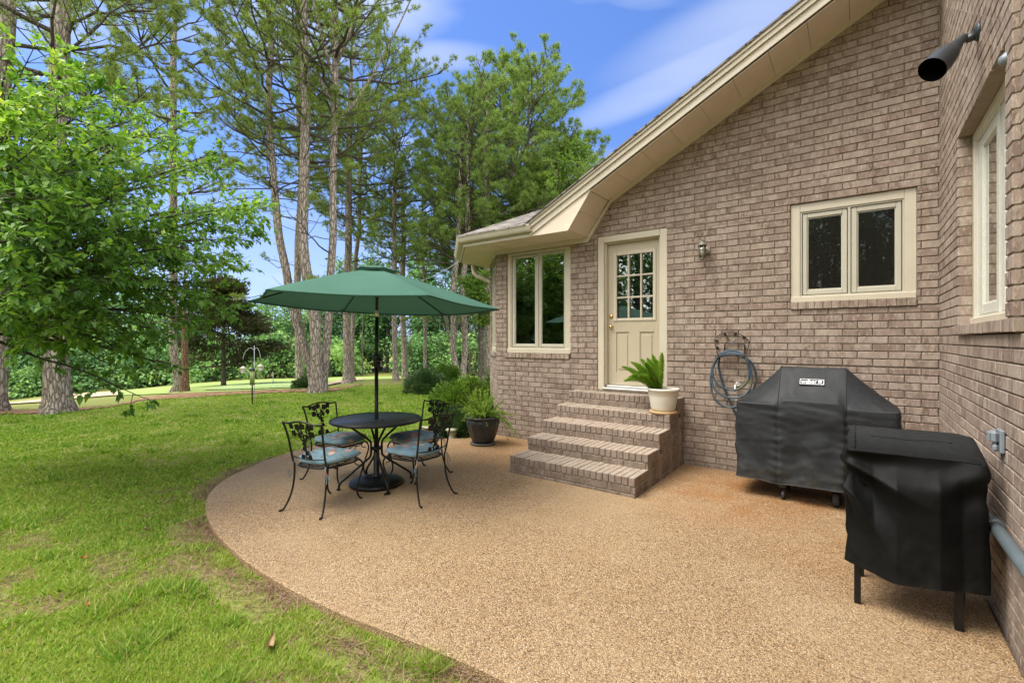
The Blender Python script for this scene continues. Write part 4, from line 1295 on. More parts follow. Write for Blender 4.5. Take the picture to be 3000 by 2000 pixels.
# loop after loop, hung over the cradle, each a little lower than the last
L1 = [(430, 440, .05), (520, 385, .05), (640, 365, .05), (760, 390, .05), (860, 470, .07), (920, 600, .08), (935, 760, .09), (890, 900, .10), (780, 995, .10), (640, 1030, .10), (480, 985, .10), (370, 890, .10), (318, 760, .09), (330, 610, .08), (380, 510, .06)]
L2_ = [(470, 420, .07), (600, 395, .07), (730, 410, .07), (850, 480, .08), (935, 620, .09), (965, 800, .10), (955, 960, .11), (890, 1085, .12), (780, 1140, .12), (640, 1155, .12), (480, 1120, .12), (350, 1010, .11), (300, 850, .09), (305, 700, .08), (345, 580, .07), (410, 480, .06)]
L3 = [(500, 440, .09), (620, 425, .09), (740, 435, .09), (860, 490, .07), (960, 560, .05), (1025, 700, .05), (1040, 860, .05), (1010, 980, .06), (960, 1050, .06), (940, 1180, .06), (820, 1270, .07), (690, 1300, .08), (560, 1305, .09), (430, 1250, .09), (330, 1130, .09), (292, 960, .08), (290, 820, .07), (330, 640, .06), (400, 500, .05), (440, 480, .03), (415, 620, .02), (445, 760, .02), (500, 960, .02), (560, 1110, .02), (630, 1260, .02), (690, 1390, .02), (760, 1540, .02), (800, 1660, .02)]
for L in (L1, L2_, L3):
    for p in L: hq(*p)
m = MB(); m.tube(smooth3(hpts, 2), .0125, 10)
tag(m.build('garden_hose', M['hose']), 'blue grey garden hose coiled in loops on its wall hanger', 'hose')

# ------------------------------------------------------------------ covered grills
def fbm(v, o=4):
    return mnoise.fractal(Vector(v), .9, 2.1, o)

def rrect(s, x0, x1, y0, y1, r):
    """point and outward normal at parameter s of a rounded rectangle, starting front left, running right"""
    w, d = x1 - x0 - 2 * r, y1 - y0 - 2 * r; q = math.pi * r / 2
    per = 2 * (w + d) + 4 * q; t = (s % 1) * per
    seg = [(w, 0), (q, 1), (d, 2), (q, 3), (w, 4), (q, 5), (d, 6), (q, 7)]
    for L, k in seg:
        if t <= L or k == 7:
            f = t / L if L else 0
            if k == 0: return (x0 + r + t, y0), (0, -1)
            if k == 2: return (x1, y0 + r + t), (1, 0)
            if k == 4: return (x1 - r - t, y1), (0, 1)
            if k == 6: return (x0, y1 - r - t), (-1, 0)
            a = {1: -90, 3: 0, 5: 90, 7: 180}[k] + 90 * f; a = R(a)
            cx, cy = {1: (x1 - r, y0 + r), 3: (x1 - r, y1 - r), 5: (x0 + r, y1 - r), 7: (x0 + r, y0 + r)}[k]
            return (cx + r * math.cos(a), cy + r * math.sin(a)), (math.cos(a), math.sin(a))
        t -= L

def cover_mesh(x0, x1, y0, y1, rad, top_fn, z_edge, z_hem, push, NS=260, NZ=46, rings=16, hem_fn=None, flare=0.0):
    """draped cover: skirt that hangs from the edge, top surface closing over it"""
    vs = []; fs = []
    for j in range(NZ + 1):
        v = j / NZ
        for i in range(NS):
            s = i / NS
            (px, py), (nx, ny) = rrect(s, x0, x1, y0, y1, rad)
            ze = z_edge(px, py); zh = hem_fn(px, py) if hem_fn else z_hem
            z = ze + (zh - ze) * v
            o = push(px, py, nx, ny, z, v, s) + flare * v
            vs.append((px + nx * o, py + ny * o, z))
    for j in range(NZ):
        for i in range(NS):
            k = (i + 1) % NS
            fs.append((j * NS + i, (j + 1) * NS + i, (j + 1) * NS + k, j * NS + k))
    # top: shrink the outline onto a central line
    ymid = (y0 + y1) / 2; xa, xb = x0 + (y1 - y0) * .48, x1 - (y1 - y0) * .48
    base = len(vs)
    for j in range(1, rings + 1):
        f = j / rings
        for i in range(NS):
            (px, py), (nx, ny) = rrect(i / NS, x0, x1, y0, y1, rad)
            o = push(px, py, nx, ny, z_edge(px, py), 0, i / NS) * (1 - f)
            qx = min(max(px, xa), xb); qy = ymid
            X = (px + nx * o) + (qx - px) * f; Y = (py + ny * o) + (qy - py) * f
            vs.append((X, Y, top_fn(X, Y, f)))
    for j in range(rings):
        a = base + (j - 1) * NS if j else 0
        b = base + j * NS
        for i in range(NS):
            k = (i + 1) % NS
            fs.append((a + i, a + k, b + k, b + i))
    return vs, fs

# gas grill beside the wall
GX0, GX1, GY0, GY1 = -1.045, .318, 5.435, 6.03
SA, SB = -.655, -.088
def g_t(x):
    if x < SA: return max(0, (x - GX0) / (SA - GX0))
    if x > SB: return max(0, (GX1 - x) / (GX1 - SB))
    return 1.0
def g_p(y): return max(0.0, min(1.0, (y - GY0) / .29, (GY1 - y) / .16))
def g_edge(x, y):
    mid = 1.0 if SA < x < SB else 0.0
    return .972 + (.045 * min(1, (x - SA) / .06, (SB - x) / .06) if SA < x < SB and y < 5.7 else 0)
def g_top(x, y, f):
    e = .972 + (.045 if SA < x < SB and y < 5.7 else 0) * max(0, min(1, (x - SA) / .06, (SB - x) / .06)) * (1 - min(1, f * 2))
    h = e + (1.335 - e) * g_t(x) ** .95 * g_p(y)
    sag = -.022 * math.sin(math.pi * min(1, g_t(x))) * (1 if g_t(x) < 1 else 0)
    return h + sag + .007 * fbm((x * 5, y * 5, 3)) + .006 * max(0, fbm((x * 9 + y * 7, y * 3, 7)))
def g_push(x, y, nx, ny, z, v, s):
    env = min(1, v * 3)
    # shallow diagonal drapes, pulled from the shelf corners, and soft vertical waves lower down
    u = x if abs(ny) > abs(nx) else y
    w = .010 * math.sin(u * 10.5 + 3.2 * v + 1.3) * v + .006 * math.sin(u * 23 + 5 * v)* v
    w += .018 * fbm((u * 3.1 + z * 1.8, z * 1.5, 11)) * env
    w += .016 * max(0, fbm((u * 2.2 - z * 6.5, z * 2.4 + u * 1.5, 21))) * env
    w += .012 * fbm((u * 1.2, z * 14 + u * 2.5, 31)) * math.exp(-((v - .1) / .14) ** 2)
    for sx in (SA, SB):                # puckers beside each seam
        if ny < -.5: w += .006 * math.sin(z * 75 + 9 * (x - sx)) * math.exp(-abs(x - sx) / .05)
        if ny < -.5: w -= .010 * math.exp(-((x - sx) / .012) ** 2)
    if ny < -.5 and SA < x < SB: w += .014 * math.exp(-((v - .18) / .1) ** 2) + .012 * env
    return w + .018 * v
vs, fs = cover_mesh(GX0, GX1, GY0, GY1, .05, g_top, g_edge, .185, g_push, hem_fn=lambda x, y: .185 + .02 * math.exp(-((x - SA) / .12) ** 2) * -1 + .02 * ((x - SA) ** 2))
grill = thing('gas_grill', 'big covered gas grill with a white name badge against the wall', 'grill')
m = MB(); m.add(vs, fs, 0, True); gc = m.build('cover', M['cover'], grill)
# seams and badge
def g_front(x, v):      # on the front slope between shelf edge and ridge
    y = GY0 + .30 * v - .004; return (x, y, g_top(x, y, .5))
sm_ = MB()
for sx in (SA, SB):
    P = [(sx, GY0 + .29 + .1, 1.34)] + [(sx, GY0 + .29 * (1 - k / 8), g_top(sx, GY0 + .29 * (1 - k / 8), .6) + .004) for k in range(9)]
    for k in range(1, 20):
        v = k / 19; z = g_edge(sx, GY0) + (.185 - g_edge(sx, GY0)) * v
        P.append((sx, GY0 - g_push(sx, GY0, 0, -1, z, v, 0) - .003, z))
    sm_.tube(P, .0042, 6)
sm_.build('seam', M['cover'], gc)
hm = MB()
P = []
for i in range(120):
    s = i / 120
    (px, py), (nx, ny) = rrect(s, GX0, GX1, GY0, GY1, .05)
    z = .185 - .02 * math.exp(-((px - SA) / .12) ** 2) + .02 * ((px - SA) ** 2); o = g_push(px, py, nx, ny, z, 1, s)
    P.append((px + nx * o, py + ny * o, z))
hm.tube(P, .006, 6, closed=True); hm.build('hem', M['cover'], gc)
# badge: frame, word and emblem, laid on the sloping front panel
bo = Vector((-.371, 5.434 + .19 - .012, 1.212)); e1 = Vector((1, 0, 0)); e3 = Vector((0, -1.0, .86)).normalized(); e2 = e3.cross(e1)
bo = Vector((-.371, GY0 + .30 * .60, g_top(-.371, GY0 + .29 * .60, .6) + .001)) + e3 * .014
def bf(u, n, z): return tuple(bo + e1 * u + e2 * z + e3 * n)
bd = MB(); bd.cbox(-.112, .112, -.004, 0, -.042, .042, .002, 0, bf); bp_ = bd.build('badge', M['cover'], gc)
q = MB()
W2, H2, T = .103, .032, .0042
q.box(-W2, W2, .0005, .0022, H2 - T, H2, 0, bf); q.box(-W2, W2, .0005, .0022, -H2, -H2 + T, 0, bf)
q.box(-W2, -W2 + T, .0005, .0022, -H2 + T, H2 - T, 0, bf); q.box(W2 - T, W2, .0005, .0022, -H2 + T, H2 - T, 0, bf)
q.box(-.029, -.0225, .0005, .0022, -.019, H2 - T, 0, bf)           # the tall stem of the b joins the frame
q.build('badge_frame', M['thread'], bp_)
def text_mesh(txt, size, sx):
    cu = bpy.data.curves.new('lettering', 'FONT'); cu.body = txt; cu.size = size; cu.extrude = .0; cu.align_x = 'LEFT'; cu.offset = .0004
    to = bpy.data.objects.new('lettering', cu); COL.objects.link(to)
    dg = bpy.context.evaluated_depsgraph_get(); dg.update()
    me = bpy.data.meshes.new_from_object(to.evaluated_get(dg))
    bpy.data.objects.remove(to, do_unlink=True)
    return me
try:
    me = text_mesh('weber', .062, 1)
    xs = [v.co.x for v in me.vertices]; ys = [v.co.y for v in me.vertices]
    x0, x1, yb, yt = min(xs), max(xs), 0, .0335
    for v in me.vertices:
        u = -.092 + (v.co.x - x0) / (x1 - x0) * .135
        z = -.0215 + min(v.co.y, .034) / .034 * .041
        v.co = bf(u, .0012, z)
    me.materials.clear(); me.materials.append(M['thread'])
    link('lettering', me, bp_)
except Exception as ex:
    print('text failed', ex)
k = MB()            # little kettle emblem
def disc(cx, cz, rx, rz, a0=0, a1=360, n=18):
    P = [(cx + rx * math.cos(R(a0 + (a1 - a0) * i / n)), cz + rz * math.sin(R(a0 + (a1 - a0) * i / n))) for i in range(n)]
    k.prism(P, .0006, .002, 'y', 0, lambda u, nn, z: bf(u, nn, z))
disc(.070, .009, .0165, .012)
for (ua, za, ub, zb) in ((.064, -.002, .054, -.022), (.072, -.002, .086, -.024), (.060, -.013, .080, -.013)):
    k.prism([(ua - .002, za), (ua + .002, za), (ub + .002, zb), (ub - .002, zb)] if abs(za - zb) > .001 else [(ua, za - .0015), (ub, za - .0015), (ub, za + .0015), (ua, za + .0015)], .0006, .0021, 'y', 0, lambda u, nn, z: bf(u, nn, z))
disc(.084, -.021, .004, .004)
k.build('emblem', M['thread'], bp_)
# undercarriage
def wheel(parent, c, r, w, name, ax=(1, 0, 0), lock=False):
    m = MB(); m.lathe([(r * .62, 0), (r * .9, 0), (r, w * .2), (r, w * .8), (r * .9, w), (r * .62, w)], c, 28, 0, ax); o = m.build(name, M['rubber'], parent)
    h = MB(); h.lathe([(0, w * .2), (r * .2, w * .1), (r * .3, w * .3), (r * .55, w * .25), (r * .63, w * .05), (r * .63, w * .95), (0, w * .95)], c, 28, 0, ax); h.build('hub', M['hub'], o)
    return o
m = MB(); m.cbox(-.66, -.585, 5.50, 5.57, .11, .42, .006); m.cbox(-.66, -.585, 5.90, 5.97, .11, .42, .006); m.cbox(-.10, -.03, 5.55, 5.60, .14, .42, .006); m.cbox(-.10, -.03, 5.90, 5.95, .14, .42, .006)
m.cbox(-.72, .0, 5.50, 5.97, .30, .34, .006); m.build('cart', M['lampgrey'], grill)
for cy in (5.50, 5.93):
    m = MB(); m.tube([(-.60, cy, .105), (-.60, cy - .01, .05)], .008, 8); m.build('caster_fork', M['lampgrey'], grill)
    wheel(grill, (-.624, cy - .015, .046), .046, .03, 'caster')
    wheel(grill, (-.195, cy + .04, .088), .088, .055, 'wheel')

# second covered grill
hx0, hx1, hy0, hy1 = -.05, .575, 3.585, 4.08
def h_edge(x, y): return .945 + .075 * max(0, min(1, (y - hy0) / .42)) + .006 * fbm((x * 4, y * 4, 2))
def h_top(x, y, f):
    e = .945 + .075 * max(0, min(1, (y - hy0) / .42))
    return e + .045 * min(1, f * 1.6) * (1 - .4 * f) * max(0, min(1, (y - hy0) / .2)) + .007 * fbm((x * 6, y * 6, 5)) + .012 * max(0, fbm((x * 3 + y * 9, y * 2, 9)))
def h_push(x, y, nx, ny, z, v, s):
    u = x if abs(ny) > abs(nx) else y
    env = min(1, v * 4)
    w = .010 * fbm((u * 4, z * 3, 41)) * env
    if ny < -.4:
        # the drawer behind the cloth pushes a ledge out below the rim
        led = max(0, min(1, (x - .08) / .1, (.47 - x) / .1))
        w += led * .090 * (1 / (1 + math.exp((z - .84) * 40))) * (.55 + .45 * math.exp(-max(0, .79 - z) * 3))
        # folds that fan out of the upper left corner and run down to the right
        a = math.atan2(.93 - z, x - hx0 + .12)
        r = math.hypot(.93 - z, x - hx0)
        w += .044 * math.exp(-((r - .30) / .26) ** 2) * (1 - 2 * abs(math.sin(a * 5.5 + .6))) * math.exp(-((x - hx0) / .26) ** 2)
        w += .034 * math.exp(-((x - .50) / .10) ** 2) * math.sin((z - x * .55) * 24) * math.exp(-((z - .84) / .12) ** 2)
        w += .045 * math.exp(-((x - .22) / .16) ** 2) * v ** 2 + .018 * math.sin(x * 15 + 1.0) * v
        w += .02 * v
    elif nx < -.4:
        w += .030 * math.exp(-((z - .62) / .22) ** 2) + .016 * fbm((y * 6, z * 4, 51)) + .030 * math.exp(-((z - .87) / .045) ** 2) * math.exp(-((y - 3.72) / .07) ** 2) - .02 * v
        w -= .03 * math.exp(-((z - .80) / .03) ** 2) * math.exp(-((y - 3.74) / .1) ** 2)
    else:
        w += .012 * fbm((y * 5 + x, z * 3, 61)) * env - .05 * v ** 3
    # corner of the tray
    return w
vs, fs = cover_mesh(hx0, hx1, hy0, hy1, .035, h_top, h_edge, .25, h_push, NS=300, NZ=60, hem_fn=lambda x, y: .255 - .03 * math.exp(-((x - .25) / .2) ** 2) + .12 * max(0, min(1, (y - hy0 - .02) / .2)) - .01 * math.sin(x * 14))
t = thing('covered_griddle', 'small grill on thin black legs under a loose black cover in front', 'grill')
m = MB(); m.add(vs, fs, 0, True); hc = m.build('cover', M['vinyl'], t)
m = MB()
m.tube([(hx0 + .035, y, h_edge(hx0, y) + .012 + .004 * math.sin(y * 90)) for y in np.linspace(hy0 + .02, hy1 - .03, 30)], .005, 6)
m.tube([(x, hy0 - h_push(x, hy0, 0, -1, h_edge(x, hy0), 0, 0) - .001, h_edge(x, hy0) + .001) for x in np.linspace(hx0 + .03, hx1 - .03, 40)], .0028, 6)
m.tube([(x, hy0 + .20, h_top(x, hy0 + .20, .6) + .001) for x in np.linspace(hx0 + .12, hx1 - .12, 30)], .0022, 6)
m.build('seam', M['vinyl'], hc)
for (x, y) in ((.0, 3.60), (.459, 3.60), (.02, 4.03), (.52, 4.03)):
    m = MB(); w = .017 if x < .2 else .020
    m.cbox(x - w, x + w, y - w * .7, y + w * .7, 0.0, .62, .004); m.build('leg', M['black'], t)
m = MB(); m.cbox(-.01, .53, 3.61, 4.03, .60, .80, .02); m.build('body', M['dark'], t)

# ------------------------------------------------------------------ pots and plants by the house
def plume_cloud(name, axis_pts, r0, r1, n, Ln, wn_, mat, parent, seed, taper=True, tone=(.2, .75)):
    """bottle-brush frond: short narrow leaves round a curved stem"""
    rg = np.random.default_rng(seed)
    P = np.array([tuple(p) for p in axis_pts]); K = len(P)
    t = rg.random(n); f = t * (K - 1); i = np.minimum(f.astype(int), K - 2); fr_ = (f - i)[:, None]
    c = P[i] * (1 - fr_) + P[i + 1] * fr_
    ax = P[i + 1] - P[i]; ax /= np.linalg.norm(ax, axis=1)[:, None] + 1e-9
    rd = rg.normal(size=(n, 3)); rd -= ax * (rd * ax).sum(1)[:, None]; rd /= np.linalg.norm(rd, axis=1)[:, None] + 1e-9
    prof = np.sin(np.pi * np.clip(t * .92 + .05, 0, 1)) ** .6
    L = (r0 + (r1 - r0) * t) * prof * rg.uniform(.7, 1.15, n)
    d = rd * .8 + ax * .75; d /= np.linalg.norm(d, axis=1)[:, None]
    sd = np.cross(d, rd + ax * .3); sd /= np.linalg.norm(sd, axis=1)[:, None] + 1e-9
    w = wn_ * rg.uniform(.7, 1.3, n)[:, None]
    tip = c + d * L[:, None]; mid = c + d * (L * .45)[:, None]
    V = np.stack([c, mid - sd * w, tip, mid + sd * w], 1)
    tint = np.zeros((n, 4, 3), np.float32); tint[:, :, 0] = np.clip(tone[0] + (tone[1] - tone[0]) * rg.random(n) + .18 * (t - .5), 0, 1)[:, None]
    return fast_mesh(name, V.reshape(-1, 3), np.arange(n * 4).reshape(-1, 4), mat, parent, tint=tint.reshape(-1, 3))

t = thing('white_potted_plant', 'foxtail fern in a cream pot on the brick steps', 'potted plant')
pc = Vector((-1.965, 5.86, .705))
m = MB(); m.lathe([(0, 0), (.150, 0), (.165, .006), (.168, .030), (.160, .036), (.12, .030), (0, .028)], pc, 40); m.build('saucer', M['saucer'], t)
m = MB(); m.lathe([(.118, .036), (.135, .040), (.142, .055), (.150, .075), (.172, .20), (.188, .285), (.196, .288), (.199, .296), (.198, .312), (.192, .315), (.185, .310), (.178, .26)], pc, 48); m.build('pot', M['cream_plastic'], t)
m = MB(); m.lathe([(.181, .27), (.10, .285), (0, .29)], pc, 24); m.build('soil', M['soil'], t)
fb = pc + Vector((-.02, -.02, .27))
tips = [(1822.6, 1073.8, -.10), (1829, 1115, -.06), (1849.7, 1060, .04), (1862, 1064, -.14), (1878, 1051.5, -.05), (1897, 1050, .1), (1912, 1040, .03), (1939, 1033, -.10), (1850, 1090, .10), (1868, 1080, .18), (1890, 1062, -.2), (1925, 1056, .15), (1842, 1105, .16), (1905, 1066, .2), (1872, 1100, -.22)]
for i, (px, py, dy) in enumerate(tips):
    e = on_y(px, py, fb.y + dy); rt = Vector((fb.x + (e.x - fb.x) * .12, fb.y + dy * .2, fb.z))
    P = []
    for k in range(9):
        u = k / 8; p = rt.lerp(e, u); lift = .055 * math.sin(math.pi * u) * (1 if e.z > fb.z + .18 else 1.6); P.append((p.x, p.y, p.z + lift))
    f_ = plume_cloud('frond', P, .078, .052, 2600, .03, .0026, M['foxtail'], t, 100 + i, tone=(.12, .85) if i != 7 else (.45, 1.0))
m = MB()
for i, (px, py, dy) in enumerate(tips):
    e = on_y(px, py, fb.y + dy); rt = Vector((fb.x + (e.x - fb.x) * .12, fb.y + dy * .2, fb.z))
    m.tube([rt, rt.lerp(e, .5) + Vector((0, 0, .055)), e], [.005, .004, .002], 5)
m.build('stems', M['fern'], t)

t = thing('black_potted_fern', 'feathery asparagus fern in a ribbed black pot beside the bay wall', 'potted plant')
pc = Vector((-4.70, 5.60, 0))
m = MB(); m.lathe([(0, 0), (.185, 0), (.20, .012), (.20, .03), (.19, .034), (0, .03)], pc, 40); m.build('saucer', M['slate'], t)
m = MB()
m.lathe([(.145, .034), (.160, .04), (.180, .08), (.225, .20), (.250, .30), (.260, .37), (.250, .385), (.245, .39)], pc, 96, rad=lambda j, i: 1 + (.016 * math.cos(j * math.pi / 4 * 1.0) if 1 < i < 6 else 0))
m.lathe([(.248, .385), (.262, .40), (.272, .415), (.270, .435), (.257, .44), (.242, .43), (.228, .36)], pc, 96, rad=lambda j, i: 1 + (.012 * math.cos(j * math.pi / 2) if i in (2, 3) else 0))
m.build('pot', M['pot'], t)
m = MB(); m.lathe([(.232, .395), (.1, .41), (0, .415)], pc, 24); m.build('soil', M['soil'], t)
rgf = np.random.default_rng(9)
m = MB(); allV = []; allT = []
for i in range(150):
    a = rgf.uniform(0, 6.283); e_ = rgf.uniform(.45, 1.5); L = rgf.uniform(.22, .50) * (1.15 if e_ > 1 else 1)
    if i > 132: a = rgf.uniform(.1, 1.1); e_ = rgf.uniform(.3, .8); L = rgf.uniform(.45, .62)
    d = np.array([math.cos(a) * math.cos(e_), math.sin(a) * math.cos(e_), math.sin(e_)]); b0 = np.array([pc.x + .12 * math.cos(a) * rgf.random(), pc.y + .12 * math.sin(a) * rgf.random(), .41])
    drop = rgf.uniform(.05, .26) * math.cos(e_) + .02
    if i > 132: drop = rgf.uniform(.25, .75)
    P = [b0 + d * (L * k / 8) + np.array([0, 0, -drop * (k / 8) ** 2.2]) for k in range(9)]
    m.tube(P, [.0022 - .0014 * k / 8 for k in range(9)], 4)
    n = 90; tt = rgf.uniform(.18, 1, n); f = tt * 8; ii = np.minimum(f.astype(int), 7); w = (f - ii)[:, None]; PA = np.array(P)
    c = PA[ii] * (1 - w) + PA[ii + 1] * w
    dr = rgf.normal(size=(n, 3)); dr /= np.linalg.norm(dr, axis=1)[:, None]
    sd = np.cross(dr, rgf.normal(size=(n, 3))); sd /= np.linalg.norm(sd, axis=1)[:, None]
    l = rgf.uniform(.012, .030, n)[:, None]; ww = .0034
    V = np.stack([c, c + dr * l * .5 - sd * ww, c + dr * l, c + dr * l * .5 + sd * ww], 1); allV.append(V)
    ti = np.zeros((n, 4, 3), np.float32); ti[:, :, 0] = np.clip(rgf.uniform(.1, .6) + .45 * (tt - .5) + rgf.normal(0, .1, n), 0, 1)[:, None]; allT.append(ti)
m.build('stems', M['fern'], t)
V = np.concatenate(allV); T_ = np.concatenate(allT)
fast_mesh('foliage', V.reshape(-1, 3), np.arange(V.shape[0] * 4).reshape(-1, 4), M['fern'], t, tint=T_.reshape(-1, 3))

# mossy stone stools in the bed
def urn(p, label, h, r):
    t = thing('stone_pedestal', label, 'garden ornament', (p[0], p[1], LZ + .02))
    m = MB(); m.lathe([(0, h), (r * .9, h), (r, h * .95), (r, h * .88), (r * .9, h * .82)], (0, 0, 0), 28); m.build('top', M['stone'], t)
    m = MB(); m.lathe([(r * .88, h * .82), (r * .72, h * .6), (r * .70, h * .35), (r * .82, h * .1), (r * .9, 0), (0, 0)], (0, 0, 0), 28); m.build('base', M['stone'], t)
urn((-5.44, 5.68), 'low mossy stone pedestal beside the black ribbed pot', .18, .105)
urn((-5.72, 5.36), 'taller mossy stone pedestal half behind the right rear chair', .23, .095)

# ------------------------------------------------------------------ table, umbrella, chairs
TC = Vector((-4.368, 3.338, 0))
LA, DA = Vector((CT, ST, 0)), Vector((-ST, CT, 0))

t = thing('patio_table', 'round black perforated metal table under the green umbrella', 'table', TC)
m = MB(); m.lathe([(.028, .733), (.485, .733), (.485, .724), (.028, .724)], (0, 0, 0), 72); m.build('tabletop', M['tabletop'], t)
m = MB(); m.tube([(.492 * math.cos(a), .492 * math.sin(a), .726) for a in np.linspace(0, 2 * math.pi, 72, endpoint=False)], .0125, 8, closed=True)
m.lathe([(.024, .70), (.03, .70), (.03, .738), (.024, .738)], (0, 0, 0), 24); m.build('rim', M['black'], t)
for k in range(4):
    a = TH + R(45) + k * math.pi / 2 - R(12); c_, s_ = math.cos(a), math.sin(a)
    P = [(.345, .722), (.33, .705), (.08, .505), (.060, .47), (.060, .34), (.078, .305), (.37, .095), (.405, .065), (.412, .0)]
    m = MB(); m.tube(smooth3([(r * c_, r * s_, z) for r, z in P], 1), .0125, 8); m.lathe([(0, 0), (.02, 0), (.02, .02), (.013, .024)], (.413 * c_, .413 * s_, 0), 12); m.build('leg', M['black'], t)
m = MB(); m.lathe([(.046, .39), (.052, .39), (.052, .42), (.046, .42)], (0, 0, 0), 24)
for k in range(4):
    a = TH + R(45) + k * math.pi / 2 - R(12); m.tube([(.05 * math.cos(a), .05 * math.sin(a), .405), (.062 * math.cos(a), .062 * math.sin(a), .405)], .008, 6)
m.build('collar', M['black'], t)
m = MB(); m.lathe([(0, .0), (.012, 0), (.014, .004), (.008, .007), (0, .008)], (.13, -.02, .7332), 12); tag(m.build('umbrella_plug', M['dark']), 'tiny dark plug lying on the round tabletop', 'plug').location = TC

t = thing('umbrella_stand', 'heavy round black umbrella base with leafy relief', 'umbrella stand', TC)
m = MB(); m.lathe([(0, .0), (.285, 0), (.298, .012), (.298, .035), (.285, .045), (.23, .062), (.14, .078), (.05, .085), (0, .085)], (0, 0, 0), 56); b_ = m.build('base', M['black'], t)
m = MB(); rgb_ = random.Random(4)
for k in range(26):
    a = k * 2 * math.pi / 26 + rgb_.uniform(-.1, .1); P = []
    for i in range(7):
        u = i / 6; r = .07 + .20 * u; z = .085 - .003 - .05 * u ** 1.5
        aa = a + .35 * math.sin(u * 4 + k) * (1 if k % 2 else -1)
        P.append((r * math.cos(aa), r * math.sin(aa), z))
    m.tube(P, [.007 + .003 * math.sin(i) for i in range(7)], 6)
m.build('relief', M['black'], b_)
m = MB(); m.lathe([(.05, .08), (.05, .10), (.033, .11), (.033, .36), (.028, .365), (.026, .365)], (0, 0, 0), 28); m.build('sleeve', M['black'], t)

um = thing('patio_umbrella', 'green market umbrella open above the patio table', 'umbrella', TC)
ZT = 2.425
m = MB(); m.tube([(0, 0, .10), (0, 0, 1.28)], .0205, 16); m.tube([(0, 0, 1.27), (.004, 0, 1.90)], .0190, 16); m.tube([(.004, 0, 1.89), (.010, .004, ZT - .01)], .0175, 16); m.build('pole', M['black'], um)
m = MB(); m.lathe([(.019, 0), (.027, .01), (.034, .05), (.036, .09), (.033, .13), (.026, .16), (.019, .17)], (0, 0, 1.30), 24)
cdir = (LA * .75 - DA * .55).normalized()
m.lathe([(0, .062), (.020, .06), (.036, .045), (.04, .03), (.034, .0), (0, 0)], (cdir * .012) + Vector((0, 0, 1.385)), 20, 0, cdir)
cb = m.build('crank_housing', M['black'], um)
m = MB(); c0 = cdir * .07 + Vector((0, 0, 1.385)); m.tube([c0, c0 + cdir * .012, c0 + cdir * .014 + Vector((0, 0, -.055)), c0 + cdir * .045 + Vector((0, 0, -.055))], .006, 8); m.build('crank_handle', M['alu'], cb)
m = MB(); m.lathe([(.018, 0), (.023, .004), (.024, .07), (.020, .075)], (.004, 0, 1.885), 20); m.build('tilt_joint', M['alu'], um)
m = MB(); m.lathe([(.018, 0), (.034, .004), (.034, .03), (.018, .04)], (.006, 0, 2.10), 20); m.lathe([(.0, .05), (.03, .045), (.036, .02), (.036, 0), (.018, -.01)], (.009, .003, ZT - .055), 20); m.build('hub', M['black'], um)
RU = 1.385
def tilt(x, y): 
    l = x * LA.x + y * LA.y; d = x * DA.x + y * DA.y
    return -.026 * l - .022 * d
def canopy_pt(a, f, r0, zb, zc, Rr, sag=.034):
    """a: angle in gores (0..6), f: 0 at the middle, 1 at the hem"""
    g = a % 1.0
    ang = TH + R(5) + a * math.pi / 3
    rib = math.cos(math.pi / 6) / math.cos((g - .5) * math.pi / 3)
    s = math.sin(math.pi * g)
    r = r0 + (Rr - r0) * f
    r *= rib * (1 - .022 * s * f)
    q = (r0 + (Rr - r0) * f) / Rr
    z = zb - (zb - zc) * q ** 1.16 - sag * s * q ** 1.3 * (1 - .45 * f)
    x, y = r * math.cos(ang), r * math.sin(ang)
    return (x, y, z + tilt(x, y))
m = MB()
NA, NF = 14, 18
m.grid(6 * NA, NF, lambda u, v: canopy_pt(u * 6, v, .13, 2.425, 2.02, RU), wrap=True)
cn = m.build('canopy', M['canopy'], um)
# hem fold, seams along the ribs, small pockets at the corners
m = MB()
for k in range(6):
    P = [canopy_pt(k + j / NA, 1.0, .13, 2.425, 2.02, RU) for j in range(NA + 1)]
    V = [(p[0] * s_, p[1] * s_, p[2] + dz) for p in P for s_, dz in ((1.0, 0), (1.001, -.016), (.985, -.011))]
    for j in range(NA):
        m.add([V[3 * j], V[3 * j + 1], V[3 * j + 2], V[3 * j + 3], V[3 * j + 4], V[3 * j + 5]], [(0, 1, 4, 3), (1, 2, 5, 4)], 0, True)
m.build('hem', M['canopy'], cn)
for k in range(6):
    ang = TH + R(5) + k * math.pi / 3; p = Vector(canopy_pt(k, 1.0, .13, 2.425, 2.02, RU)); d = Vector((math.cos(ang), math.sin(ang), -.28)).normalized()
    m = MB(); sd = Vector((-math.sin(ang), math.cos(ang), 0))
    m.add([p - d * .09 + sd * .05 + Vector((0, 0, -.012)), p - d * .09 - sd * .05 + Vector((0, 0, -.012)), p + d * .022 - sd * .012, p + d * .022 + sd * .012, p - d * .05 + Vector((0, 0, -.022))], [(0, 1, 4), (1, 2, 4), (2, 3, 4), (3, 0, 4)], 0)
    m.build('corner_pocket', M['canopy'], cn)
m = MB()
m.grid(6 * NA, 6, lambda u, v: canopy_pt(u * 6, v, .015, 2.462, 2.462 - .052, .26, .006), wrap=True)
v_ = m.build('vent_cap', M['canopy'], um)
m = MB(); m.lathe([(0, .05), (.012, .045), (.02, .03), (.014, .015), (.02, 0), (0, 0)], (.01, .004, 2.455), 16); m.build('finial', M['canopy'], um)
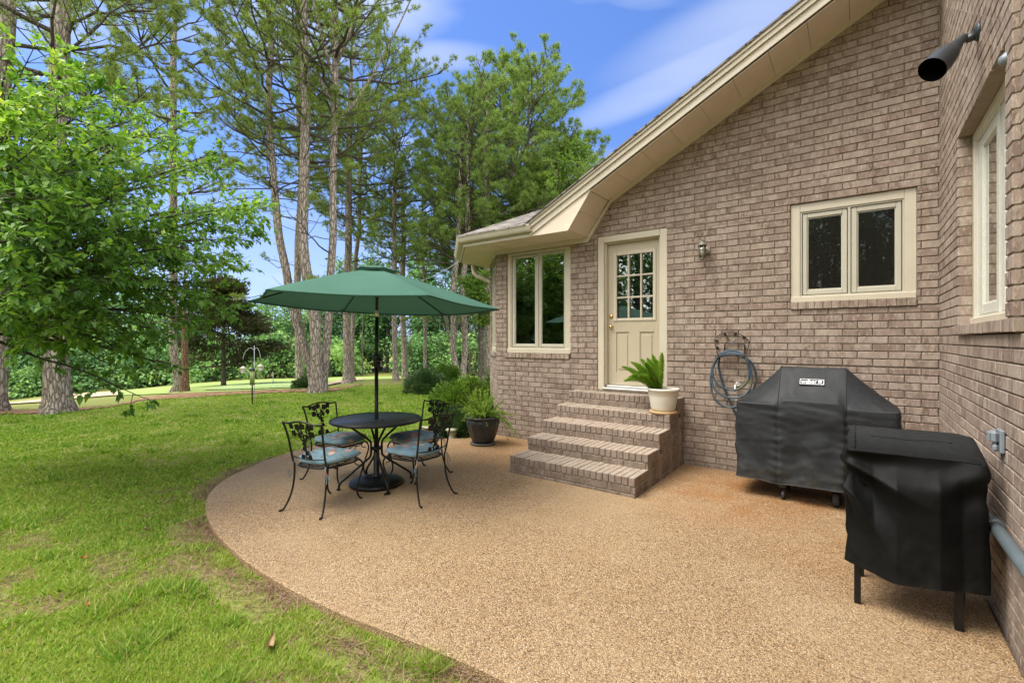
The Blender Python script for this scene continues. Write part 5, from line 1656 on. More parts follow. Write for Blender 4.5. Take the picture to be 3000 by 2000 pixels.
for k in range(6):
    P = [Vector(canopy_pt(k, f, .04, 2.425, 2.02, RU)) + Vector((0, 0, -.016)) for f in np.linspace(0, .985, 10)]
    m = MB(); m.tube(P, .0085, 6); rb = m.build('rib', M['black'], um)
    m = MB(); m.tube([(.03 * math.cos(TH + R(5) + k * math.pi / 3), .03 * math.sin(TH + R(5) + k * math.pi / 3), 2.115), tuple(P[4])], .007, 6); m.build('strut', M['black'], rb)

def leaf_poly(r, rot, lob=5):
    P = []
    for i in range(20):
        a = 2 * math.pi * i / 20
        q = r * (.62 + .30 * abs(math.cos(a * lob / 2)) + .12 * math.cos(a))
        P.append((q * math.cos(a + rot), q * math.sin(a + rot)))
    return P

def chair_mesh():
    root = thing('patio_chair', '', 'chair')
    by = lambda z: -.205 - .07 * max(0, (z - .42)) / .42 - (.015 * max(0, z - .7) / .14)
    # seat ring and slats
    m = MB()
    ring = []
    for i in range(48):
        a = 2 * math.pi * i / 48; c_, s_ = math.cos(a), math.sin(a); n_ = 3.2
        q = (abs(c_) ** n_ + abs(s_) ** n_) ** (-1 / n_)
        x = .235 * q * c_; y = .245 * q * s_; x *= 1 + .10 * (y / .245)
        ring.append((x, y + .03, .418))
    m.tube(ring, .0095, 8, closed=True)
    for k in range(7):
        x = -.17 + k * .34 / 6
        m.cbox(x - .014, x + .014, -.20, .262, .412, .417, .002)
    # apron below the front and back
    m.tube([(-.16, .25, .41), (-.08, .26, .385), (0, .26, .40), (.08, .26, .385), (.16, .25, .41)], .005, 6)
    m.tube([(-.05, .26, .40), (-.03, .26, .37), (0, .26, .362), (.03, .26, .37), (.05, .26, .40)], .005, 6)
    m.build('seat', M['black'], root)
    m = MB()
    for s in (-1, 1):
        m.tube(smooth3([(s * .205, -.19, .415), (s * .208, by(.5), .5), (s * .216, by(.66), .66), (s * .230, by(.80), .80), (s * .240, by(.85) - .008, .848)], 2), .0095, 8)
    m.tube(smooth3([(-.240, by(.85) - .008, .848), (-.17, by(.83) - .012, .838), (-.09, by(.85) - .02, .858), (0, by(.86) - .024, .868), (.09, by(.85) - .02, .858), (.17, by(.83) - .012, .838), (.240, by(.85) - .008, .848)], 2), .0085, 8)
    m.tube(smooth3([(-.207, by(.51), .512), (-.1, by(.5) - .012, .50), (0, by(.5) - .016, .497), (.1, by(.5) - .012, .50), (.207, by(.51), .512)], 2), .006, 6)
    m.build('back_frame', M['black'], root)
    m = MB(); rgc = random.Random(8)
    def bk_(x, z, dy=0): return (x, by(z) - .012 + dy - .012 * (1 - (x / .24) ** 2) * min(1, max(0, (z - .5) / .3)), z)
    for (x, z, r, rot) in ((-.115, .815, .042, 2.6), (-.06, .805, .048, 1.0), (.02, .822, .044, .5), (.085, .808, .046, 2.0), (.128, .818, .036, .3), (-.10, .75, .044, 3.6), (.10, .748, .046, 5.6), (-.035, .735, .036, 4.4),
                          (.045, .725, .032, 5.2), (.0, .665, .030, 4.6), (-.012, .60, .030, 1.8), (.018, .565, .034, 4.4), (.045, .525, .036, 5.8), (-.045, .52, .036, 3.4)):
        P = leaf_poly(r * .84, rot); dy = rgc.uniform(-.008, .008)
        vs = [bk_(x + p[0], z + p[1], dy - .002) for p in P] + [bk_(x + p[0], z + p[1], dy + .003) for p in P]
        k = len(P); m.add(vs, [list(range(k)), list(range(2 * k - 1, k - 1, -1))] + [(i, (i + 1) % k, (i + 1) % k + k, i + k) for i in range(k)])
    for k in range(22):
        z = .79 - .14 * rgc.random(); x = rgc.uniform(-.055, .055) * (1.1 if z > .72 else .5)
        m.ball(bk_(x, z, rgc.uniform(-.006, .006)), .0095, 8)
    def curl(x, z, r, a0, a1):
        m.tube([bk_(x + r * math.cos(a0 + (a1 - a0) * i / 12), z + r * math.sin(a0 + (a1 - a0) * i / 12)) for i in range(13)], .0042, 6)
    for (x, z, r, a0, a1) in ((-.075, .77, .022, 0, 5.5), (.065, .775, .020, 2, 8), (-.02, .70, .018, 1, 7), (.025, .69, .016, 0, 6), (.03, .60, .028, 1.2, 5.6), (-.03, .56, .03, -1.4, 2.6), (.03, .535, .03, 3.4, 7.4), (0, .635, .018, 0, 6)):
        curl(x, z, r, a0, a1)
    m.tube(smooth3([bk_(0, .86), bk_(-.012, .80), bk_(.010, .72), bk_(-.010, .66), bk_(.014, .60), bk_(-.008, .55), bk_(0, .497)], 2), .0055, 6)
    m.tube([bk_(-.13, .83), bk_(-.17, .842)], .005, 6); m.tube([bk_(.13, .83), bk_(.17, .842)], .005, 6)
    m.build('back_ornament', M['black'], root)
    for s in (-1, 1):
        m = MB(); m.tube(smooth3([(s * .205, -.192, .42), (s * .202, -.195, .33), (s * .206, -.21, .20), (s * .222, -.245, .09), (s * .242, -.288, .014), (s * .25, -.31, .008), (s * .254, -.33, .012)], 2), .0092, 8)
        m.build('leg', M['black'], root)
        m = MB(); m.tube(smooth3([(s * .212, .225, .418), (s * .228, .262, .385), (s * .230, .272, .33), (s * .212, .24, .22), (s * .196, .215, .12), (s * .198, .23, .05), (s * .206, .258, .012), (s * .209, .275, .01)], 2), .0092, 8)
        m.tube(smooth3([(s * .21, .245, .345), (s * .165, .245, .35), (s * .14, .245, .375), (s * .15, .245, .405)], 2), .0055, 6)
        m.build('leg', M['black'], root)
    return root

def cushion_mesh():
    root = thing('seat_cushion', '', 'cushion')
    m = MB(); Nn, Mm = 56, 14
    tuft = [(-.075, -.07), (.075, -.07), (-.075, .075), (.075, .075)]
    def top(x, y, q):
        e = max(0, 1 - q ** 2.6); z = .040 + .062 * e ** .5
        for tx, ty in tuft: z -= .030 * math.exp(-((x - tx) ** 2 + (y - ty) ** 2) / .0013)
        return z + .006 * fbm((x * 9, y * 9, 1))
    rings = []
    for side in (1, -1):
        for j in range(Mm + 1):
            q = j / Mm if side == 1 else 1 - j / Mm
            if side == -1 and j == 0: continue
            for i in range(Nn):
                a = 2 * math.pi * i / Nn; c_, s_ = math.cos(a), math.sin(a); n_ = 4.0
                k = (abs(c_) ** n_ + abs(s_) ** n_) ** (-1 / n_) * max(q, .001)
                x, y = .246 * k * c_, .255 * k * s_; x *= 1 + .07 * y / .255
                z = top(x, y, q) if side == 1 else .040 - .036 * max(0, 1 - q ** 2.6) ** .6
                rings.append((x, y + .045, z + .424 - .004 + .008 * (x / .2) ** 2))
    fs = []
    for j in range(2 * Mm):
        for i in range(Nn):
            k = (i + 1) % Nn; fs.append((j * Nn + i, (j + 1) * Nn + i, (j + 1) * Nn + k, j * Nn + k))
    m.add(rings, fs, 0, True); m.build('pad', M['cushion'], root)
    for s in (-1, 1):
        m = MB()
        for (dx, L, w) in ((.0, .16, .3), (.02, .12, -.5)):
            P = [(s * (.20 + .006 * i + dx * i / 5), -.20 - .012 * math.sin(i * .9 + w) - .006 * i, .45 - L * (i / 6) ** 1.2) for i in range(7)]
            for a, b in zip(P, P[1:]):
                m.add([(a[0], a[1] - .006, a[2]), (a[0], a[1] + .006, a[2]), (b[0], b[1] + .006, b[2]), (b[0], b[1] - .006, b[2]), (a[0] + .002, a[1], a[2]), (b[0] + .002, b[1], b[2])], [(0, 1, 2, 3), (0, 3, 5, 4), (1, 4, 5, 2)], 0, True)
        m.ball((s * .205, -.20, .452), .012, 8, 0, (1, .8, 1))
        m.build('tie', M['cushion'], root)
    return root

ch0 = chair_mesh(); cu0 = cushion_mesh()
spots = [((-4.229, 2.626), (-.23, .97), 'front left', 'closest to the lawn edge and the camera'),
         ((-4.93, 3.21), (.985, .15), 'rear left', ''),
         ((-4.26, 3.86), (-.05, -1.0), 'rear right', ''),
         ((-3.715, 3.36), (-1.0, -.02), 'front right', '')]
lab_c = ['black wrought iron chair in front of the table, standing out on the lawn side',
         'black wrought iron chair behind the table with its back to the lawn',
         'black wrought iron chair behind the table, nearest the dark shrub',
         'black wrought iron chair pushed in on the steps side of the table']
lab_u = ['blue floral cushion, fully in view, on the chair nearest the camera at left',
         'blue floral cushion on the chair whose back faces the lawn',
         'blue floral cushion on the rear chair beside the shrub, seen behind the pole',
         'blue floral cushion on the chair facing away from the steps']
for i, ((x, y), (fx, fy), nm, _) in enumerate(spots):
    c = ch0 if i == 0 else copy_tree(ch0)
    u = cu0 if i == 0 else copy_tree(cu0)
    for o, lab, grp in ((c, lab_c[i], 'chairs around the patio table'), (u, lab_u[i], 'floral seat cushions')):
        o.location = (x, y, 0); o.rotation_euler = (0, 0, math.atan2(-fx, fy)); o['label'] = lab; o['group'] = grp

# ------------------------------------------------------------------ bird feeders, flag, cable
fp = on_z(739, 1186, LZ); fd = 12.15
def at12(px, py): return at_depth(px, py, fd)
t = thing('bird_feeder', 'tall tube bird feeder with a green mesh on a thin pole in the lawn', 'bird feeder')
base = Vector((fp.x, fp.y, LZ)); topz = at12(739, 1079).z
m = MB(); m.tube([base, (base.x, base.y, topz)], .016, 8); m.build('pole', M['black'], t)
m = MB(); zt, zb = at12(739, 1084).z, at12(739, 1124).z
m.lathe([(0, 0), (.056, 0), (.056, zt - zb), (0, zt - zb)], (base.x, base.y, zb), 20); m.build('seed_tube', simple('mossy seed tube', (.27, .32, .11), .5, var=.35, vscale=14), t)
m = MB(); m.lathe([(.064, 0), (.064, .02), (0, .02)], (base.x, base.y, zb - .02), 20); m.build('tray', M['wood'], t)
m = MB(); m.lathe([(.075, 0), (.07, .03), (.03, .07), (0, .08)], (base.x, base.y, zt), 20); m.build('cap', M['lampgrey'], t)
hb = on_z(744, 1172, LZ); hd = 13.0
def at13(px, py): return at_depth(px, py, hd)
hb = Vector((at13(745, 1100).x, at13(745, 1100).y, LZ))
t = thing('feeder_hook_pole', 'thin hooked pole with curved arms behind the tube feeder', 'shepherd hook')
m = MB(); ztop_ = at13(740, 1012).z; m.tube([hb, (hb.x, hb.y, ztop_)], .007, 8); m.build('pole', M['wire'], t)
hang = []
for px, py in ((712, 1052), (763, 1050)):
    e = at13(px, py); s = Vector((hb.x, hb.y, ztop_ - .12))
    m = MB(); m.tube(smooth3([s, s.lerp(e, .35) + Vector((0, 0, .16)), s.lerp(e, .75) + Vector((0, 0, .18)), s.lerp(e, .97) + Vector((0, 0, .08)), e], 2), .005, 6); m.build('arm', M['wire'], t)
    hang.append(e)
for e, lab in zip(hang, ('pale hanging house feeder on the arm left of the tube feeder', 'pale hanging house feeder on the arm right of the tube feeder')):
    t = thing('hanging_feeder', lab, 'bird feeder', group='feeders hung from the hook pole')
    L = .20 if e is hang[0] else .16
    m = MB(); m.tube([e, e + Vector((0, 0, -L))], .004, 5); m.build('hanger', M['black'], t)
    m = MB(); m.lathe([(0, .07), (.025, .05), (.10, .0), (.095, -.01)], e + Vector((0, 0, -L - .05)), 4, smooth=False); m.build('roof', M['pale_feeder'], t)
    m = MB(); m.lathe([(.0, 0), (.062, 0), (.07, .12), (0, .12)], e + Vector((0, 0, -L - .18)), 4, smooth=False); m.build('seed_box', M['pale_feeder'], t)

t = thing('golf_flag', 'small yellow flag on a white stick on the putting green', 'flag')
gp_ = ground_pt(800, 1122); dpt = -gp_.x * ST + gp_.y * CT
zt = CAMH - (1088 - CY) / F * dpt
m = MB(); m.tube([gp_, (gp_.x, gp_.y, zt)], .022, 6); m.build('stick', M['thread'], t)
m = MB(); fl = LA * -.14
m.add([(gp_.x, gp_.y, zt), (gp_.x + fl.x * .6, gp_.y + fl.y * .6, zt - .12), (gp_.x + fl.x, gp_.y + fl.y, zt - .24), (gp_.x, gp_.y, zt - .27), (gp_.x, gp_.y, zt - .13)], [(0, 1, 4), (1, 2, 4), (2, 3, 4)], 0)
m.build('cloth', M['flag'], t)

# ------------------------------------------------------------------ trees
def leaf_cloud(C, D, N, L, Wd, tone, rg, fold=.12, curl=.15):
    """leaf blades: C base points, D directions, N up vectors, length, width -> verts, tris, tint"""
    n = len(C)
    D = D / (np.linalg.norm(D, axis=1)[:, None] + 1e-9)
    Sd = np.cross(D, N); Sd /= np.linalg.norm(Sd, axis=1)[:, None] + 1e-9
    Up = np.cross(Sd, D)
    L = L[:, None]; Wd = Wd[:, None]
    b = C; t = C + D * L - Up * L * curl
    mc = C + D * L * .45 - Up * L * fold * .3
    l = C + D * L * .42 + Sd * Wd + Up * L * fold; r = C + D * L * .42 - Sd * Wd + Up * L * fold
    V = np.stack([b, l, mc, r, t], 1)
    k = np.arange(n)[:, None] * 5
    Fc = np.concatenate([k + np.array([[0, 2, 1]]), k + np.array([[0, 3, 2]]), k + np.array([[1, 2, 4]]), k + np.array([[2, 3, 4]])], 0)
    ti = np.zeros((n, 5, 3), np.float32); ti[:, :, 0] = np.clip(tone, 0, 1)[:, None]
    return V.reshape(-1, 3), Fc, ti.reshape(-1, 3)

def rand_unit(rg, n):
    v = rg.normal(size=(n, 3)); return v / np.linalg.norm(v, axis=1)[:, None]

class Tubes:
    """many tapered limbs in one mesh"""
    def __init__(self): self.V = []; self.F = []; self.n = 0
    def add(self, P, r, k=5):
        P = np.asarray(P, float); r = np.asarray(r, float); K = len(P)
        T = np.gradient(P, axis=0); T /= np.linalg.norm(T, axis=1)[:, None] + 1e-9
        ref = np.array([0, 0, 1.0]) if abs(T[0, 2]) < .8 else np.array([1.0, 0, 0])
        A = np.cross(T, ref); A /= np.linalg.norm(A, axis=1)[:, None] + 1e-9
        B = np.cross(T, A)
        a = np.linspace(0, 2 * np.pi, k, endpoint=False)
        V = P[:, None, :] + (A[:, None, :] * np.cos(a)[None, :, None] + B[:, None, :] * np.sin(a)[None, :, None]) * r[:, None, None]
        i = np.arange(K - 1)[:, None] * k; j = np.arange(k)[None, :]; j2 = (j + 1) % k
        Fc = np.stack([i + j, i + j2, i + k + j2, i + k + j], -1).reshape(-1, 4) + self.n
        self.V.append(V.reshape(-1, 3)); self.F.append(Fc); self.n += K * k
    def build(self, name, mat, parent):
        return fast_mesh(name, np.concatenate(self.V), np.concatenate(self.F), mat, parent, smooth=True)

def bez(p0, p1, p2, n):
    t = np.linspace(0, 1, n)[:, None]
    return p0 * (1 - t) ** 2 + 2 * p1 * t * (1 - t) + p2 * t ** 2

def trunk_path(pts, d):
    return [np.array(at_depth(px, py, d)) for px, py in pts]

def pine(label, base, path, top_z, r0, r1, crown_z, spread, seed, nb=34, dead=10, fork=None, needle='needle', dens=1.0, low_len=.75, tuft=.155, bark='bark', name='pine_tree', group='tall pines beyond the lawn', flare=.75, tone0=.0, top_open=0.0):
    """path: survey points of the trunk above the base; continued straight to top_z"""
    rg = np.random.default_rng(seed)
    t = thing(name, label, 'tree', group=group)
    B = np.array([base[0], base[1], gz(base[0], base[1]) - .15])
    P = [B] + [np.array(p) for p in path]
    dv = P[-1] - P[-2]; dv /= np.linalg.norm(dv)
    dv = dv * .5 + np.array([0, 0, .6]); dv /= dv[2]
    if P[-1][2] < top_z:
        P.append(P[-1] + dv * (top_z - P[-1][2]))
    P = np.array(P)
    zs_ = np.linspace(B[2], top_z, 40)
    path_ = np.stack([np.interp(zs_, P[:, 2], P[:, 0]), np.interp(zs_, P[:, 2], P[:, 1]), zs_], 1)
    wob = np.stack([np.interp(zs_, np.linspace(B[2], top_z, 9), rg.normal(0, .05, 9)), np.interp(zs_, np.linspace(B[2], top_z, 9), rg.normal(0, .05, 9)), zs_ * 0], 1)
    wob[0] = 0; path_ += wob
    h = zs_ - B[2]; f = h / h[-1]
    rad = (r0 + (r1 - r0) * np.minimum(1, f * 1.15)) * (1 - np.clip((f - .72) / .28, 0, 1) * .85) * (1 + flare * np.exp(-h / .28))
    tr = Tubes()
    # root flare and uneven bark ridges come from extra verts round the stem
    k = 14; a = np.linspace(0, 2 * np.pi, k, endpoint=False)
    tr.add(path_, rad, k)
    V = tr.V[0].reshape(len(path_), k, 3); lob = 1 + .10 * np.sin(a * 3 + seed)[None, :] * np.exp(-h / .5)[:, None] + .03 * np.sin(a * 5 + seed)[None, :] + rg.normal(0, .018, (len(path_), k))
    tr.V[0] = (path_[:, None, :] + (V - path_[:, None, :]) * lob[:, :, None]).reshape(-1, 3)
    if fork:
        for (z0, ang, el_, L) in fork:
            p0 = np.array([np.interp(z0, path_[:, 2], path_[:, i]) for i in range(3)])
            d = np.array([math.cos(ang) * math.cos(el_), math.sin(ang) * math.cos(el_), math.sin(el_)])
            tr.add(bez(p0, p0 + d * L * .4 - np.array([0, 0, L * .1]), p0 + d * L + np.array([0, 0, L * .25]), 9), np.linspace(r1 * .75, r1 * .2, 9), 7)
    tr.build('trunk', M[bark], t)
    lb = Tubes(); TC_, TD_, TW = [], [], []
    g = rg.uniform(0, 6.28)
    H = top_z - crown_z
    items = [(crown_z + H * ((i + rg.uniform(0, .9)) / nb), False) for i in range(nb)] + [(rg.uniform(max(2.2, crown_z - 5.5), crown_z + H * .25), True) for _ in range(dead)]
    for i, (z, isdead) in enumerate(items):
        u = np.clip((z - crown_z) / H, 0, 1)
        g += 2.4 + rg.uniform(-.5, .5)
        az_ = g if not isdead else rg.uniform(0, 6.28)
        prof = (low_len + (1 - low_len) * min(1, u * 2.6)) * (1 - max(0, (u - .35) / .65) ** 1.7 * .82)
        L = .9 * spread * prof * rg.uniform(.7, 1.18)
        el_ = R(rg.uniform(2, 22) + 44 * max(0, u - .25)) 
        if isdead: L = spread * rg.uniform(.35, .8); el_ = R(rg.uniform(-12, 18))
        p0 = np.array([np.interp(z, path_[:, 2], path_[:, q]) for q in range(3)])
        d = np.array([math.cos(az_) * math.cos(el_), math.sin(az_) * math.cos(el_), math.sin(el_)])
        side = np.array([-math.sin(az_), math.cos(az_), 0])
        bend = rg.uniform(.08, .30) if not isdead else rg.uniform(-.1, .12)
        p1 = p0 + d * L * .55 - np.array([0, 0, L * bend * .45]) + side * rg.normal(0, .10) * L
        p2 = p0 + d * L + np.array([0, 0, L * bend]) + side * rg.normal(0, .12) * L
        Q = bez(p0, p1, p2, 9); Q[1:-1] += rg.normal(0, .022 * L ** .5, (7, 3))
        br = min(r1 * .55, .009 + .0105 * L) * (1 if not isdead else .7)
        lb.add(Q, np.linspace(br, max(.006, br * .22), 9), 6)
        ns = int(np.clip(L * (2.9 if not isdead else 1.6), 2, 12))
        for s in range(ns):
            v = rg.uniform(.26, .98) if not isdead else rg.uniform(.3, .95)
            q0 = Q[min(8, int(v * 8))]
            ax = Q[min(8, int(v * 8) + 1)] - Q[max(0, int(v * 8) - 1)]; ax /= np.linalg.norm(ax) + 1e-9
            sg = 1 if s % 2 else -1
            dd = ax * rg.uniform(.45, .9) + side * sg * rg.uniform(.4, .95) + np.array([0, 0, rg.uniform(-.12, .42)]); dd /= np.linalg.norm(dd)
            l = (L * (1 - v) * .55 + L * .14 + .18) * rg.uniform(.7, 1.2)
            q2 = q0 + dd * l + np.array([0, 0, l * rg.uniform(0, .22)])
            SQ = bez(q0, q0 + dd * l * .5 - np.array([0, 0, l * .06]), q2, 5)
            lb.add(SQ, np.linspace(br * .42, .005, 5), 4)
            if isdead and rg.random() < .65: continue
            for w in np.concatenate([np.arange(.48, 1.0, .15 / max(.5, l)), [.93, .97, 1.0, 1.0]]):
                if rg.random() > dens: continue
                w = min(w, .999); c = SQ[min(3, int(w * 4))] * (1 - (w * 4 % 1)) + SQ[min(4, int(w * 4) + 1)] * (w * 4 % 1)
                # short side twig carrying the tuft
                off = rand_unit(rg, 1)[0] * rg.uniform(.02, .15); off[2] = abs(off[2]) * .8 - .02
                TC_.append(c + off); TD_.append(dd * .6 + off * 2 + np.array([0, 0, .35])); TW.append(rg.uniform(.75, 1.2))
                if rg.random() < .75:
                    off2 = rand_unit(rg, 1)[0] * rg.uniform(.05, .20); off2[2] *= .7
                    TC_.append(c + off2); TD_.append(dd * .5 + off2 * 2 + np.array([0, 0, .3])); TW.append(rg.uniform(.65, 1.05))
    k0 = zs_ > min(z for z, _ in items) - .3
    lb.add(path_[k0], np.full(k0.sum(), .02), 4)          # unseen spine added inside the stem to join the limbs
    lb.build('branches', M['limb'], t)
    C = np.array(TC_); D = np.array(TD_); Wt = np.array(TW); n = len(C)
    D /= np.linalg.norm(D, axis=1)[:, None] + 1e-9
    K = 17
    dirs = D[:, None, :] * rg.uniform(.15, 1.1, (n, K, 1)) + rand_unit(rg, n * K).reshape(n, K, 3) * .95
    dirs /= np.linalg.norm(dirs, axis=2)[:, :, None]
    L = tuft * Wt[:, None] * rg.uniform(.65, 1.15, (n, K))
    sd = np.cross(dirs, rand_unit(rg, n * K).reshape(n, K, 3)); sd /= np.linalg.norm(sd, axis=2)[:, :, None] + 1e-9
    w = (.0098 * tuft / .17) * rg.uniform(.7, 1.2, (n, K, 1))
    b = C[:, None, :] + dirs * .01
    V = np.stack([b - sd * w, b + sd * w, b + dirs * L[:, :, None]], 2).reshape(-1, 3)
    tone = np.clip(.42 + tone0 + rg.normal(0, .16, (n, 1)) + rg.normal(0, .10, (n, K)), 0, 1)
    ti = np.zeros((n, K, 3, 3), np.float32); ti[..., 0] = tone[:, :, None]
    fast_mesh('crown', V, np.arange(len(V)).reshape(-1, 3), M[needle], t, tint=ti.reshape(-1, 3))
    return t

def G(px, py): 
    p = ground_pt(px, py); return p
def dep_of(p): return -p.x * ST + p.y * CT

def pine_px(label, bx, by_, path, **kw):
    b = G(bx, by_); d = dep_of(b)
    return pine(label, (b.x, b.y), trunk_path(path, d), **kw)

pine_px('stout grey pine trunk at the far left, lichen on its base, behind the leafy tree', 168, 1207, [(160, 1000), (158, 700), (172, 300), (180, 60)], top_z=15.5, r0=.235, r1=.15, crown_z=5.6, spread=4.6, seed=1, nb=30, dead=5)
pine_px('pine cut off by the left edge of the picture', -8, 1205, [(-4, 900), (8, 500), (18, 100)], top_z=15, r0=.15, r1=.13, crown_z=5.5, spread=4.2, seed=2, nb=26, dead=4)
pine_px('slim straight pine next to the reddish cedar trunk', 508, 1150, [(509, 900), (510, 650), (512, 300)], top_z=17, r0=.145, r1=.11, crown_z=7.0, spread=3.9, seed=3, nb=32, dead=8)
pine_px('pine leaning to the left in front of the flag', 927, 1146, [(885, 1000), (833, 898), (812, 700), (795, 400), (788, 200)][0:0] + [(905, 1060), (868, 950), (838, 850), (812, 700), (797, 450), (788, 200)], top_z=15.2, r0=.14, r1=.09, crown_z=6.3, spread=3.5, seed=4, nb=30, dead=10, low_len=.6)
pine_px('straight dark pine standing behind the leaning one', 875, 1129, [(875, 900), (876, 600), (878, 350)], top_z=17.5, r0=.155, r1=.11, crown_z=7.2, spread=3.7, seed=5, nb=30, dead=9)
pine_px('thick lichened left stem of the twin pine with swollen foot', 926, 1149, [(918, 950), (905, 800), (897, 700), (893, 300), (886, 0)], top_z=18.5, r0=.172, r1=.115, crown_z=7.2, spread=3.6, seed=6, nb=36, dead=8, flare=.95)
pine_px('right stem of the twin pine, forking into many rising limbs', 946, 1146, [(957, 950), (968, 800), (977, 700), (977, 400), (981, 150)], top_z=17.5, r0=.125, r1=.095, crown_z=7.2, spread=4.5, seed=71, nb=38, dead=6, flare=.4,
        fork=[(8.6, TH + .2, .95, 4.2), (9.2, TH + 2.6, 1.0, 3.8), (10, TH + 4.4, 1.05, 3.5), (10.6, TH - .5, .9, 3.6)])
pine_px('broad straight pine between the twin pine and the umbrella pole', 1017, 1123, [(1017, 950), (1019, 750), (1024, 450), (1027, 300)], top_z=16.0, r0=.172, r1=.12, crown_z=6.6, spread=4.2, seed=8, nb=36, dead=10)
b = G(1044, 1119)
pine_px('thin pine rising just right of the umbrella top', 1036, 1118, [(1036, 900), (1040, 750), (1054, 500), (1062, 300)], top_z=15.0, r0=.11, r1=.085, crown_z=6.4, spread=3.3, seed=9, nb=28, dead=9)
pine_px('slender pine just right of the umbrella pole', 1163, 1115, [(1160, 1000), (1157, 850), (1156, 650), (1160, 500)], top_z=11.8, r0=.12, r1=.085, crown_z=5.2, spread=3.6, seed=10, nb=30, dead=9, needle='needle2')
pine_px('grey pine with a flared foot right of the slender one', 1188, 1109, [(1184, 1000), (1180, 850), (1178, 600)], top_z=12.0, r0=.165, r1=.12, crown_z=5.6, spread=3.4, seed=111, nb=30, dead=8)
pine_px('pale thin pine behind the small round bush', 1243, 1109, [(1243, 950), (1241, 800), (1238, 600)], top_z=10.4, r0=.10, r1=.075, crown_z=4.8, spread=3.2, seed=12, nb=28, dead=8, needle='needle2')
pine_px('crooked left stem of the pair behind the shrubs', 1340, 1117, [(1336, 1050), (1327, 930), (1330, 800), (1342, 650)], top_z=10.2, r0=.125, r1=.09, crown_z=4.6, spread=3.3, seed=13, nb=30, dead=5, needle='needle2')
pine_px('straight right stem of the pair behind the shrubs', 1354, 1117, [(1358, 1050), (1366, 930), (1362, 800), (1366, 650)], top_z=11.0, r0=.125, r1=.09, crown_z=4.9, spread=3.4, seed=14, nb=30, dead=5, needle='needle2')
pine_px('pine trunk hard against the corner of the house', 1430, 1113, [(1430, 950), (1428, 800), (1424, 600)], top_z=12.5, r0=.15, r1=.11, crown_z=5.4, spread=3.6, seed=15, nb=34, dead=4, needle='needle2')
bp2 = at_depth(1512, 1090, 22.5)
pine('huge bushy pine rising above the house roof', (bp2.x, bp2.y), trunk_path([(1512, 900), (1510, 600), (1505, 300)], 22.5), top_z=14.4, r0=.30, r1=.16, crown_z=4.0, spread=5.0, seed=16, nb=100, dead=2, needle='needle2', low_len=.95, tuft=.21, dens=1.0)
bp3 = at_depth(1640, 1090, 23.5)
pine('second bushy pine at the right, half hidden by the roof slope', (bp3.x, bp3.y), trunk_path([(1640, 900), (1640, 600)], 23.5), top_z=10.6, r0=.22, r1=.12, crown_z=3.6, spread=3.7, seed=17, nb=64, dead=2, needle='needle2', low_len=.95, tuft=.21)

# red cedar, dense and dark
def cedar():
    b = G(541, 1149); d = dep_of(b); rg = np.random.default_rng(21)
    t = thing('cedar_tree', 'red barked trunk carrying a dark drooping cedar crown', 'tree')
    tr = Tubes(); B = np.array([b.x, b.y, b.z - .1])
    zs_ = np.linspace(B[2], 5.2, 14); tr.add(np.stack([B[0] + .02 * np.sin(zs_ * 2), B[1] + 0 * zs_, zs_], 1), .15 * (1 - (zs_ - B[2]) / 5.8) * (1 + .4 * np.exp(-(zs_ - B[2]) / .2)), 12)
    tr.build('trunk', M['redbark'], t)
    # crown: drooping sprays round the stem, leaning toward the flag side
    cc = np.array(at_depth(655, 960, d + 6.5)); n = 24000
    ctr = np.array([cc[0], cc[1], 1.25]); K = 80
    kz = rg.uniform(-2.0, 3.3, K); kr = (2.5 * (1 - np.clip((kz + .6) / 4.4, -.2, 1) ** 1.3)) * rg.uniform(.35, 1.1, K); ka = rg.uniform(0, 6.28, K)
    kc = np.stack([kr * np.cos(ka), kr * np.sin(ka), kz], 1)
    i_ = rg.integers(0, K, n); u = kc[i_] + rand_unit(rg, n) * (rg.random(n) ** .5)[:, None] * np.array([.78, .78, .30])
    C = ctr + u; C[:, 2] -= .10 * np.hypot(u[:, 0], u[:, 1])
    n = len(C)
    D = u * .5 + rg.normal(0, .4, (n, 3)) + np.array([0, 0, -.35])
    V, Fc, ti = leaf_cloud(C, D, rand_unit(rg, n), rg.uniform(.12, .30, n), rg.uniform(.02, .05, n), .35 + rg.normal(0, .2, n) + .10 * u[:, 2], rg)
    fast_mesh('crown', V, Fc, M['cedar'], t, tint=ti)
    lb = Tubes()
    for i in range(26):
        a = rg.uniform(0, 6.28); z = rg.uniform(-.2, 3.4); L = rg.uniform(.9, 2.0) * (1 - max(0, z - 1) * .22)
        p0 = np.array([ctr[0], ctr[1], z]); dd = np.array([math.cos(a), math.sin(a), rg.uniform(-.1, .3)])
        lb.add(bez(p0, p0 + dd * L * .5, p0 + dd * L + np.array([0, 0, -.2]), 6), np.linspace(.03, .006, 6), 5)
    zz = np.linspace(gz(ctr[0], ctr[1]) - .2, 4.2, 8); lb.add(np.stack([ctr[0] + 0 * zz, ctr[1] + 0 * zz, zz], 1), np.linspace(.14, .03, 8), 8)
    lb.build('branches', M['limb'], t)
cedar()

